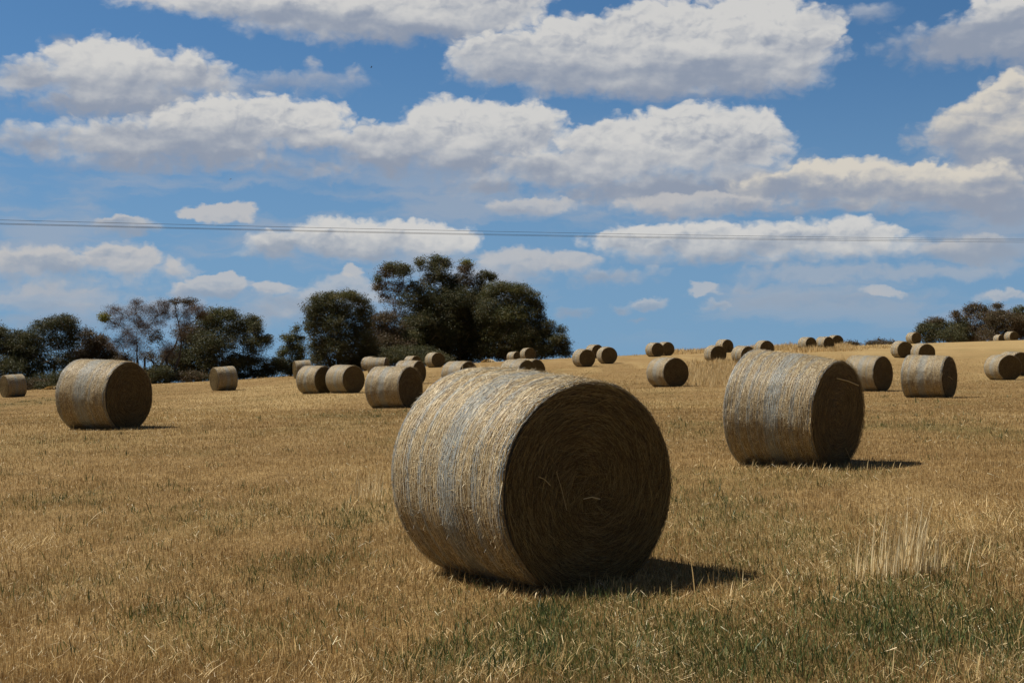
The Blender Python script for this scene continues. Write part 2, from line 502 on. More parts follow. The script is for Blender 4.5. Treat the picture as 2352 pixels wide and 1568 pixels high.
ax = _axis(14, 5200, 0.30, 1.055); gx = np.concatenate([-ax[:0:-1], ax])
ay = _axis(30, 6500, 0.30, 1.045); by = _axis(2, 900, 0.6, 1.15); gy = np.concatenate([-by[:0:-1], ay])
GX, GY = np.meshgrid(gx, gy)
GZ = height(GX, GY)
gv = np.stack([GX.ravel(), GY.ravel(), GZ.ravel()], 1)
nx, ny = len(gx), len(gy)
ii = (np.arange(ny - 1)[:, None] * nx + np.arange(nx - 1)[None, :]).ravel()
gf = np.stack([ii, ii + 1, ii + nx + 1, ii + nx], 1)

# colour patches shared by the soil material and by the blades
GREEN = [(1240, 1480, 120, 60, .8), (1560, 1505, 260, 70, 1.0), (2040, 1450, 200, 55, 1.0), (1000, 1530, 130, 40, .7), (1640, 1165, 130, 25, .6),
         (400, 1410, 90, 25, .3), (230, 1330, 200, 40, .25), (820, 1190, 60, 30, .5), (1350, 1390, 120, 20, .4), (2150, 1480, 160, 60, .8),
         (150, 1150, 160, 20, .4), (500, 1190, 200, 25, .45), (700, 1300, 180, 30, .35), (2200, 985, 150, 20, .4), (1600, 985, 120, 15, .4), (150, 1010, 250, 22, .35), (60, 925, 90, 8, .6), (2150, 840, 200, 14, .7), (1850, 830, 150, 9, .5), (870, 950, 130, 12, .4)]
STRAWY = [(1940, 1290, 110, 55, 1.0), (2220, 1190, 150, 60, .9), (2330, 1290, 90, 70, .7), (1700, 1370, 110, 35, .8), (1020, 1545, 130, 30, 1.0), (2280, 1540, 120, 45, .9), (80, 1240, 110, 40, .6),
          (1330, 1490, 140, 25, .5), (600, 1180, 120, 25, .5), (760, 895, 160, 10, .9), (2200, 805, 700, 8, 1.0), (1450, 830, 90, 6, .7), (560, 905, 120, 10, .7), (1650, 930, 300, 10, .4)]


def _world_patches(lst):
    out = []
    for (px, py, a, b, s) in lst:
        d = 8.0
        for _ in range(30):
            rx, rz = ray(px, py)
            z = hz(rx * d, d)
            if rz >= -1e-4: break
            d = 0.5 * d + 0.5 * min(230.0, max(4.0, (z - CAM_H) / rz))
        if px > 2000 and py < 830: d = 165.0
        rx, rz = ray(px, py)
        _, rz1 = ray(px, py - b)
        d1 = min(d * 1.8, (hz(rx * d, d) - CAM_H) / rz1) if rz1 < -0.003 else d * 1.4
        out.append((rx * d, d, a / FPX * d, max(0.25, d1 - d), s))
    return out


GREEN_W = _world_patches(GREEN); STRAW_W = _world_patches(STRAWY)


def patch_field(x, y, lst):
    f = np.zeros_like(x)
    for (cx, cy, a, b, s) in lst:
        f = np.maximum(f, s * np.exp(-(((x - cx) / a) ** 2 + ((y - cy) / b) ** 2)))
    return f


def green_field(x, y):
    g = patch_field(x, y, GREEN_W)
    n = fbm(x * 0.55 + 3, y * 0.35 + 8, 31, 4)
    return np.clip(g * (0.45 + 1.1 * n) + np.clip((n - 0.56) * 2.2, 0, 0.5), 0, 1)


def straw_field(x, y):
    g = patch_field(x, y, STRAW_W)
    n = fbm(x * 0.5 + 30, y * 0.22 + 70, 77, 4)
    return np.clip(g * (0.5 + n) + np.clip((n - 0.55) * 2.5, 0, 0.6), 0, 1)


gme = mesh_np('ground', gv, gf, smooth=True)
fld = gme.attributes.new('patch', 'FLOAT_COLOR', 'POINT')
pc = np.zeros((len(gv), 4), dtype=np.float32)
pc[:, 0] = green_field(gv[:, 0], gv[:, 1]); pc[:, 1] = straw_field(gv[:, 0], gv[:, 1]); pc[:, 3] = 1
fld.data.foreach_set('color', pc.ravel())

m_ground, G, g_out = material('stubble_ground')
gb = G.node('ShaderNodeBsdfPrincipled'); gb.inputs['Roughness'].default_value = 0.9; gb.inputs['Specular IOR Level'].default_value = 0.15
G.l.new(gb.outputs[0], g_out.inputs[0])
gat = G.node('ShaderNodeAttribute', attribute_name='patch')
gr, gs, _ = G.sep(gat.outputs['Vector'])
gpos = G.node('ShaderNodeNewGeometry').outputs['Position']
n_big = G.noise(G.v('MULTIPLY', gpos, (0.12, 0.30, 0.0)), 1.0, 5.0, 0.6)
n_mid = G.noise(gpos, 2.2, 6.0, 0.7)
n_fin = G.noise(G.v('MULTIPLY', gpos, (1.0, 0.6, 1.0)), 26.0, 3.0, 0.7)
gc = G.ramp(n_mid, [(0.25, (0.17, 0.105, 0.038)), (0.5, (0.29, 0.188, 0.074)), (0.75, (0.40, 0.275, 0.118))])
gc = G.mix(G.step(n_big, 0.35, 0.7, 0.0, 0.55), gc, (0.20, 0.118, 0.040, 1))
gc = G.mix(G.m('MULTIPLY', gs, 0.75), gc, (0.47, 0.34, 0.155, 1))
gc = G.mix(G.m('MULTIPLY', gr, 0.6), gc, (0.120, 0.115, 0.036, 1))
gc = G.mix(G.step(n_fin, 0.35, 0.65, 0.45, 0.0), gc, (0.075, 0.045, 0.018, 1))
G.put(gb.inputs['Base Color'], gc)
bmp = G.node('ShaderNodeBump'); bmp.inputs['Strength'].default_value = 0.9; bmp.inputs['Distance'].default_value = 0.05
G.put(bmp.inputs['Height'], n_fin); G.l.new(bmp.outputs[0], gb.inputs['Normal'])
ground = link('ground', gme, m_ground)
tag(ground, kind='structure')
# ------------------------------------------------------------------ stubble and grass (uncountable: one object each)
def blade_material(name, rough, gloss, trans):
    m, T, out = material(name)
    a = T.node('ShaderNodeAttribute', attribute_name='tint')
    rnd = T.node('ShaderNodeNewGeometry').outputs['Random Per Island']
    vary = T.m('MULTIPLY_ADD', rnd, 0.5, 0.75)
    c = T.v('MULTIPLY', a.outputs['Color'], T.xyz(vary, vary, vary))
    p = T.node('ShaderNodeBsdfPrincipled')
    T.put(p.inputs['Base Color'], c)
    p.inputs['Roughness'].default_value = rough
    p.inputs['Specular IOR Level'].default_value = gloss
    tr = T.node('ShaderNodeBsdfTranslucent'); T.put(tr.inputs['Color'], c)
    mx = T.node('ShaderNodeMixShader'); mx.inputs[0].default_value = trans
    T.l.new(p.outputs[0], mx.inputs[1]); T.l.new(tr.outputs[0], mx.inputs[2])
    T.l.new(mx.outputs[0], out.inputs[0])
    return m


m_blade = blade_material('dry_grass_blades', 0.5, 0.35, 0.22)
m_long = blade_material('long_grass_blades', 0.6, 0.3, 0.4)


def blades(x, y, z, h, w, lean, leandir, face, curve=0.2):
    """tapered blades of two quads-worth (one quad + one triangle); arrays in, verts/faces out"""
    n = len(x)
    lx, ly = np.cos(leandir) * lean, np.sin(leandir) * lean
    fx, fy = np.cos(face) * w * 0.5, np.sin(face) * w * 0.5
    v = np.zeros((n, 5, 3), dtype=np.float32)
    z0 = z - 0.012
    v[:, 0] = np.stack([x - fx, y - fy, z0], 1); v[:, 1] = np.stack([x + fx, y + fy, z0], 1)
    t = 0.55
    mx, my, mz = x + lx * h * t * (1 - curve), y + ly * h * t * (1 - curve), z + h * t * np.sqrt(np.maximum(0.05, 1 - lean ** 2))
    v[:, 2] = np.stack([mx + fx * .85, my + fy * .85, mz], 1); v[:, 3] = np.stack([mx - fx * .85, my - fy * .85, mz], 1)
    v[:, 4] = np.stack([x + lx * h, y + ly * h, z + h * np.sqrt(np.maximum(0.02, 1 - lean ** 2))], 1)
    b = np.arange(n)[:, None] * 5
    f = np.zeros((n, 2, 4), dtype=np.int32)
    f[:, 0] = b + np.array([0, 1, 2, 3]); f[:, 1] = b + np.array([3, 2, 4, -1]); f[:, 1, 3] = -1
    return v.reshape(-1, 3), f.reshape(-1, 4)


def stalks(x, y, z, h, w, lean, leandir, face):
    n = len(x)
    fx, fy = np.cos(face) * w * 0.5, np.sin(face) * w * 0.5
    up = h * np.sqrt(np.maximum(0.02, 1 - lean ** 2))
    tx, ty = x + np.cos(leandir) * lean * h, y + np.sin(leandir) * lean * h
    v = np.zeros((n, 4, 3), dtype=np.float32)
    v[:, 0] = np.stack([x - fx, y - fy, z - 0.01], 1); v[:, 1] = np.stack([x + fx, y + fy, z - 0.01], 1)
    v[:, 2] = np.stack([tx + fx * .7, ty + fy * .7, z + up], 1); v[:, 3] = np.stack([tx - fx * .7, ty - fy * .7, z + up * (0.92 + 0.08 * np.sin(x * 91))], 1)
    return v.reshape(-1, 3), (np.arange(n)[:, None] * 4 + np.array([0, 1, 2, 3])).astype(np.int32)


PAL = np.array([(0.415, 0.280, 0.118), (0.50, 0.362, 0.166), (0.63, 0.50, 0.275), (0.285, 0.178, 0.076), (0.105, 0.135, 0.042), (0.24, 0.20, 0.075)])

half = math.tan(math.atan(1176 / FPX)) * 1.22


def scatter(n, d0, d1, pw):
    """distances with density ~ d**-pw, across the view with a margin at both sides"""
    u = rng.random(n)
    if abs(pw - 1) < 1e-6: d = d0 * (d1 / d0) ** u
    else: d = (d0 ** (1 - pw) + u * (d1 ** (1 - pw) - d0 ** (1 - pw))) ** (1 / (1 - pw))
    x = (rng.random(n) * 2 - 1) * (half * d + 1.2)
    return x, d


n_st = int(1250000 * GRASS)
x, y = scatter(n_st, 4.6, 120.0, 1.35)
z = height(x, y)
gfv, sfv = green_field(x, y), straw_field(x, y)
clump = fbm(x * 2.2, y * 1.5, 51, 3)
big = fbm(x * 0.25, y * 0.5, 61, 3)
keep = rng.random(n_st) < (0.40 + 0.95 * clump)
r = rng.random(n_st)
lay = rng.random(n_st) < (0.055 + 0.22 * sfv)                    # cut straw lying about
isg = (~lay) & (rng.random(n_st) < gfv * 0.50 * np.clip(1.5 - y / 22.0, 0.2, 1.0))
far = np.clip(y / 14.0, 1.0, 7.0)
h = (0.030 + 0.045 * rng.random(n_st)) * (0.75 + 0.7 * clump) * (1 + 0.7 * sfv)
h = np.where(rng.random(n_st) < 0.015, h * 2.3, h) * 0.54
h = np.where(isg, (0.025 + 0.05 * rng.random(n_st)), h)
w = (0.0019 + 0.0021 * rng.random(n_st)) * far ** 0.8
w = np.where(isg, w * 1.15, w)
h = h * np.clip(far, 1, 3) ** 0.05
lean = np.where(isg, 0.15 + 0.5 * rng.random(n_st), 0.02 + 0.26 * rng.random(n_st) ** 1.6)
lean = np.where(lay, 0.93 + 0.065 * rng.random(n_st), lean)
h = np.where(lay, (0.015 + 0.075 * rng.random(n_st) ** 2.2) * far ** 0.15, h)
w = np.where(lay, w * 0.8, w)
zz = np.where(lay, z + 0.012 + 0.03 * rng.random(n_st), z)
idx = np.where(r < 0.46, 0, np.where(r < 0.72, 1, np.where(r < 0.80 + 0.15 * sfv, 2, 3)))
idx = np.where(lay, np.where(r < 0.55, 2, 1), idx)
idx = np.where(isg, np.where(r < 0.7, 4, 5), idx)
PAL = np.concatenate([PAL, np.array([(0.82, 0.72, 0.50)])])  # palest straw paints the sun glints of broken pieces as colour
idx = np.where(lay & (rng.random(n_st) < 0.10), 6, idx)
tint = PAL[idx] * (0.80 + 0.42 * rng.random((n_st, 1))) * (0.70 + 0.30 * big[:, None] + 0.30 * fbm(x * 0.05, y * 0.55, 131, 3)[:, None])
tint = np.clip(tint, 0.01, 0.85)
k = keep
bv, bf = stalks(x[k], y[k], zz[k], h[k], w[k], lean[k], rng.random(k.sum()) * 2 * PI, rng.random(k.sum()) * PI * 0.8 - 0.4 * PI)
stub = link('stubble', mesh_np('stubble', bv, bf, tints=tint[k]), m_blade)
tag(stub, 'short tan stubble and cut straw covering the field', 'stubble', kind='stuff')

# green regrowth between the stubble: broader leaves in loose tufts
cx_, cy_ = [], []
for (a, b, s) in [(p[0], p[1], p) for p in GREEN_W]:
    nt_ = int(60 * GRASS * s[4])
    cx_.append(a + rng.normal(size=nt_) * s[2] * 0.75); cy_.append(b + rng.normal(size=nt_) * s[3] * 0.75)
xx, yy = scatter(int(140 * GRASS), 7.2, 50, 1.2)
cx_.append(xx); cy_.append(yy)
tx, ty = np.concatenate(cx_), np.concatenate(cy_)
ok = (ty > 6.5) & (ty < 130); tx, ty = tx[ok], ty[ok]
nb = 12
x = np.repeat(tx, nb) + rng.normal(size=len(tx) * nb) * 0.06; y = np.repeat(ty, nb) + rng.normal(size=len(tx) * nb) * 0.06
nn = len(x)
far = np.clip(y / 14.0, 1.0, 5.0)
h = 0.04 + 0.10 * rng.random(nn) ** 2.0
gt = np.array([(0.062, 0.098, 0.030), (0.10, 0.135, 0.040), (0.15, 0.165, 0.055), (0.055, 0.085, 0.038)])[rng.integers(0, 4, nn)]
bv, bf = blades(x, y, height(x, y), h, (0.004 + 0.004 * rng.random(nn)) * far ** 0.7, 0.1 + 0.6 * rng.random(nn), rng.random(nn) * 2 * PI, rng.random(nn) * PI)
gr_o = link('green_grass', mesh_np('green_grass', bv, bf, tints=np.repeat(gt * (0.8 + 0.4 * rng.random((nn, 1))), 2, 0)), m_blade)
tag(gr_o, 'green regrowth in thin tufts among the stubble', 'grass', kind='stuff')

# strips of long dry grass left uncut up the slope
TALL = [(1572, 1705, 73, 116, 0.50, 9000), (1480, 1580, 70, 80, 0.16, 1200), (1300, 1480, 74, 84, 0.10, 900), (1965, 2085, 66, 74, 0.20, 1100),
        (1528, 1720, 158, 176, 0.55, 5000), (1700, 1850, 160, 180, 0.62, 3600), (1826, 1962, 146, 164, 0.62, 5200), (1600, 1690, 117, 121, 0.32, 900), (1960, 2060, 150, 165, 0.25, 800)]
tv, tf, tt, off = [], [], [], 0
for (x0, x1, d0, d1, hh, n) in TALL:
    n = int(n * max(GRASS, 0.5))
    ppx = x0 + (x1 - x0) * (rng.random(n) + rng.random(n) * 0.5 - 0.25)
    dep = d0 + (d1 - d0) * (rng.random(n) + rng.random(n) * 0.4 - 0.2)
    x = (ppx - CX) / FPX * dep; y = dep
    env = 0.15 + 1.45 * fbm(ppx * 0.06, dep * 0.25, 91, 3)
    edge = np.clip(np.minimum(ppx - x0, x1 - ppx) / (0.3 * (x1 - x0)) + 0.5, 0.22, 1)
    h = hh * (0.45 + 0.75 * rng.random(n)) * env * edge
    w = dep / FPX * 1.1 * (0.6 + 0.8 * rng.random(n))
    v, f = blades(x, y, height(x, y), h, w, 0.05 + 0.5 * rng.random(n), rng.random(n) * 2 * PI, rng.random(n) * PI)
    tv.append(v); f = f.copy(); f[f >= 0] += off; tf.append(f); off += len(v)
    c = np.array([(0.62, 0.47, 0.24), (0.70, 0.56, 0.32), (0.54, 0.39, 0.18), (0.44, 0.30, 0.14)])[rng.integers(0, 4, n)]
    tt.append(np.repeat(c * (0.8 + 0.4 * rng.random((n, 1))), 2, 0))
# ragged short growth along the skyline
n = 4200
ppx = 560 + 1850 * rng.random(n)
dep = np.interp(ppx, [c[0] for c in CREST], [c[2] for c in CREST]) * (0.90 + 0.16 * rng.random(n))
x = (ppx - CX) / FPX * dep
keep = rng.random(n) < np.clip(2.4 * fbm(ppx * 0.03, dep * 0.1, 191, 3) - 0.6, 0.05, 1)
x, dep = x[keep], dep[keep]; n = len(x)
v, f = blades(x, dep, height(x, dep), 0.05 + 0.20 * rng.random(n) ** 2.5, dep / FPX * 0.9 * (0.6 + 0.8 * rng.random(n)), 0.05 + 0.5 * rng.random(n), rng.random(n) * 2 * PI, rng.random(n) * PI)
f = f.copy(); f[f >= 0] += off; tv.append(v); tf.append(f); off += len(v)
c = np.array([(0.58, 0.44, 0.22), (0.48, 0.34, 0.15), (0.36, 0.27, 0.12)])[rng.integers(0, 3, n)]
tt.append(np.repeat(c, 2, 0))
tall = link('long_grass', mesh_np('long_grass', np.concatenate(tv), np.concatenate(tf), tints=np.concatenate(tt)), m_long)
tag(tall, 'long dry uncut grass in strips across the slope', 'long grass', kind='stuff')


# tufts of tall dry stalks in the near field: things of their own
def near_point(px, py):
    d = 9.0
    for _ in range(40):
        rx, rz = ray(px, py)
        d = 0.5 * d + 0.5 * (hz(rx * d, d) - CAM_H) / rz
    return rx * d, d


def matted(px, py, n, spread, hmax, lean, bias):
    cx, cy = near_point(px, py)
    x = cx + rng.normal(size=n) * spread; y = cy + rng.normal(size=n) * spread * 0.8
    h = hmax * (0.25 + 0.75 * rng.random(n) ** 1.7)
    ld = np.where(rng.random(n) < 0.45, rng.random(n) * 2 * PI, bias + rng.normal(size=n) * 0.5)
    v, f = blades(x, y, height(x, y) + 0.02 * rng.random(n), h, 0.0035 + 0.0035 * rng.random(n), np.minimum(0.98, 0.1 + lean * rng.random(n) ** 0.6), ld, rng.random(n) * PI, curve=0.15)
    c = np.array([(0.62, 0.46, 0.21), (0.70, 0.54, 0.28), (0.52, 0.36, 0.15)])[rng.integers(0, 3, n)]
    return v, f, np.repeat(c, 2, 0)


mv, mf, mt, off = [], [], [], 0
for args in ((2130, 1285, 160, 0.34, 0.18, 0.6, 0.3), (2250, 1215, 520, 0.45, 0.22, 0.9, PI * .9), (2320, 1170, 300, 0.4, 0.22, .9, PI * .8), (1740, 1385, 80, 0.22, 0.26, 0.95, 0.5), (30, 1262, 160, 0.3, 0.26, 0.9, 0.6),
             (1000, 1560, 420, 0.34, 0.16, 0.95, 0.4), (2290, 1550, 320, 0.30, 0.18, 0.9, 2.4), (610, 1185, 130, 0.6, 0.30, 1.0, 2.7), (1100, 1545, 260, 0.3, 0.14, .95, .2), (330, 1540, 160, 0.5, 0.2, .8, .5), (1080, 1335, 285, 0.35, 0.12, .95, .3), (1280, 1362, 418, 0.4, 0.12, .95, .2), (1450, 1350, 304, 0.35, 0.14, .95, .3), (960, 1320, 190, 0.25, 0.12, .95, .3), (1780, 1072, 380, .6, .14, .95, .2), (1900, 1078, 304, .5, .14, .95, .2), (700, 1500, 140, .6, .2, .9, 2.0)):
    v, f, c = matted(*args)
    f = f.copy(); f[f >= 0] += off; off += len(v); mv.append(v); mf.append(f); mt.append(c)
mo = link('loose_hay', mesh_np('loose_hay', np.concatenate(mv), np.concatenate(mf), tints=np.concatenate(mt)), m_blade)
tag(mo, 'matted pale straw left lying in swathes', 'loose straw', kind='stuff')


def stalk_tuft(px, py, n, spread, hmax, label, lean=0.3, bias=0.0):
    cx, cy = near_point(px, py)
    x = rng.normal(size=n) * spread; y = rng.normal(size=n) * spread * 0.8
    zc = hz(cx, cy)
    z = height(x + cx, y + cy) - zc
    h = hmax * (0.25 + 0.75 * rng.random(n) ** 1.7)
    ld = np.where(rng.random(n) < 0.5, rng.random(n) * 2 * PI, bias + rng.normal(size=n) * 0.5)
    v, f = blades(x, y, z, h, 0.004 + 0.004 * rng.random(n), 0.04 + lean * rng.random(n), ld, rng.random(n) * PI, curve=0.15)
    c = np.array([(0.80, 0.66, 0.40), (0.88, 0.76, 0.50), (0.64, 0.48, 0.25)])[rng.integers(0, 3, n)]
    o = link('grass_tuft', mesh_np('grass_tuft', v, f, tints=np.repeat(c, 2, 0)), m_blade)
    o.location = (cx, cy, zc)
    return tag(o, label, 'grass tuft', 'tufts of tall dry stalks in the stubble')


stalk_tuft(2080, 1322, 260, 0.125, 0.54, 'tallest tuft of pale dry stalks, well right of the tip of the large shadow', 0.24)
stalk_tuft(1992, 1326, 26, 0.06, 0.40, 'thin tuft of upright dry stalks beside the tallest tuft', 0.15)
stalk_tuft(855, 1150, 80, 0.09, 0.42, 'slender dry tuft against the left foot of the largest bale', 0.25)
# ------------------------------------------------------------------ round straw bales
def bale_materials():
    # flank: straw wound round the roll under a pale blue net
    m, T, out = material('netted_straw')
    p = T.node('ShaderNodeBsdfPrincipled'); T.l.new(p.outputs[0], out.inputs[0])
    oc = T.node('ShaderNodeTexCoord').outputs['Object']
    x, y, z = T.sep(oc)
    ang = T.m('ARCTAN2', x, T.m('SUBTRACT', z, 0.68))
    ringv = T.xyz(T.m('MULTIPLY', ang, 0.7), y, 0.0)
    rnd = T.node('ShaderNodeObjectInfo').outputs['Random']
    ringo = T.v('ADD', ringv, T.xyz(T.m('MULTIPLY', rnd, 9.0), 0.0, T.m('MULTIPLY', rnd, 37.0)))
    fibre = T.noise(T.v('MULTIPLY', ringo, (5.0, 95.0, 1.0)), 1.0, 4.0, 0.65, 0.35)
    cross = T.noise(T.v('MULTIPLY', ringo, (42.0, 42.0, 1.0)), 1.0, 3.0, 0.7, 1.2)
    lump = T.noise(T.v('MULTIPLY', ringo, (2.5, 6.0, 1.0)), 1.0, 3.0, 0.6)
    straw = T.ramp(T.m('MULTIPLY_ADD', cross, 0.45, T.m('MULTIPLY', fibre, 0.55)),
                   [(0.30, (0.05, 0.031, 0.012)), (0.46, (0.17, 0.112, 0.048)), (0.60, (0.34, 0.24, 0.11)), (0.75, (0.56, 0.44, 0.25))])  # dark stops paint the shade in gaps between straws
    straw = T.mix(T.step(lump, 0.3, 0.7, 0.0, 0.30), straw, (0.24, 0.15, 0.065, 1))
    # bands where the net lies double
    at_ = T.node('ShaderNodeAttribute', attribute_name='net')
    net = T.sep(at_.outputs['Vector'])[0]
    thread = T.m('ABSOLUTE', T.m('SINE', T.m('MULTIPLY', y, PI / 0.0125)))
    thread = T.step(thread, 0.55, 0.95)
    wob = T.noise(T.v('MULTIPLY', ringo, (3.0, 14.0, 1.0)), 1.0, 3.0, 0.6)
    netf = T.m('MULTIPLY', T.m('MULTIPLY_ADD', thread, 0.30, 0.48), T.m('MULTIPLY', net, T.step(wob, 0.25, 0.65, 0.35, 1.1)))
    c = T.mix(netf, straw, (0.33, 0.345, 0.31, 1))
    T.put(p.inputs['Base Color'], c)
    p.inputs['Roughness'].default_value = 0.55; p.inputs['Specular IOR Level'].default_value = 0.28
    b = T.node('ShaderNodeBump'); b.inputs['Strength'].default_value = 0.85; b.inputs['Distance'].default_value = 0.018
    ridge = T.m('ABSOLUTE', T.m('SINE', T.m('MULTIPLY', y, PI / (BALE_L / 70))))
    T.put(b.inputs['Height'], T.m('ADD', T.m('MULTIPLY_ADD', ridge, 0.35, T.m('MULTIPLY', fibre, 0.6)), T.m('MULTIPLY', cross, 0.6)))
    T.l.new(b.outputs[0], p.inputs['Normal'])
    # cut end: straw wound in a spiral, weathered, with shade put into its colour
    m2, E, out2 = material('straw_end')
    p2 = E.node('ShaderNodeBsdfPrincipled'); E.l.new(p2.outputs[0], out2.inputs[0])
    oc = E.node('ShaderNodeTexCoord').outputs['Object']
    x, y, z = E.sep(oc)
    zc = E.m('SUBTRACT', z, 0.68)
    wr = E.noise(E.v('MULTIPLY', oc, (3.0, 0.0, 3.0)), 1.0, 2.0, 0.5)
    rad = E.m('SQRT', E.m('ADD', E.m('MULTIPLY', x, x), E.m('MULTIPLY', zc, zc)))
    rad = E.m('MULTIPLY_ADD', wr, 0.09, rad)
    an = E.m('ARCTAN2', zc, x)
    sp = E.xyz(E.m('MULTIPLY', an, 0.9), E.m('MULTIPLY_ADD', an, 0.008, rad), 0.0)
    f1 = E.noise(E.v('MULTIPLY', sp, (4.0, 75.0, 1.0)), 1.0, 4.0, 0.65, 0.4)
    f2 = E.noise(E.v('MULTIPLY', oc, (34.0, 1.0, 34.0)), 1.0, 3.0, 0.7, 1.0)
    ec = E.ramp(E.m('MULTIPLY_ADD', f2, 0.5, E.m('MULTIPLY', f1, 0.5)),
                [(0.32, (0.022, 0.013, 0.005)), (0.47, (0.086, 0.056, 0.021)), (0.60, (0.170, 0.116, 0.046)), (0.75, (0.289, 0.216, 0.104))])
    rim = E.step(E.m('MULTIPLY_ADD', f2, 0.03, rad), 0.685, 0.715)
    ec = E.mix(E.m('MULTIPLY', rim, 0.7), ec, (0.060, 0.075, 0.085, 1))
    E.put(p2.inputs['Base Color'], ec); p2.inputs['Roughness'].default_value = 0.75; p2.inputs['Specular IOR Level'].default_value = 0.2
    b = E.node('ShaderNodeBump'); b.inputs['Strength'].default_value = 1.0; b.inputs['Distance'].default_value = 0.03
    E.put(b.inputs['Height'], E.m('ADD', f1, f2)); E.l.new(b.outputs[0], p2.inputs['Normal'])
    m3 = blade_material('straw_strands', 0.5, 0.3, 0.06)
    return m, m2, m3


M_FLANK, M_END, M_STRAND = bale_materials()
ZC = 0.68


def profile(phi, rr=1.0):
    """outline of the sagging roll: circle a little wider than high, with a flat foot"""
    R = BALE_D / 2
    x = np.cos(phi) * R * 1.015 * rr
    z = ZC + np.sin(phi) * R * 0.985 * rr
    flat = 0.035
    z = np.where(z < flat, flat * 0.55 + (z - flat) * 0.10, z)
    return x, np.maximum(z, 0.0)


def bands(y, kind):
    """how much net lies over the flank at an axial position (front end at -L/2)"""
    u = (y + BALE_L / 2) / BALE_L
    sets = [[(0.02, 0.018, .6), (0.45, 0.085, 1.0), (0.70, 0.022, .7), (0.82, 0.022, .7), (0.97, 0.03, .6), (0.60, .02, .45), (0.22, .035, .55), (0.32, .02, .4)],
            [(0.02, 0.02, .6), (0.30, 0.05, .3), (0.52, 0.09, .95), (0.80, 0.04, .55), (0.97, 0.04, .6)],
            [(0.02, 0.025, .6), (0.50, 0.13, .85), (0.30, 0.04, .5), (0.95, 0.05, .6)]][kind % 3]
    s = np.zeros_like(u)
    for (c, w, a) in sets:
        s = np.maximum(s, a * np.clip(1.45 - np.abs(u - c) / w, 0, 1))
    return s


TAPER = (0.060, 0.060, 0.045, 0.130)


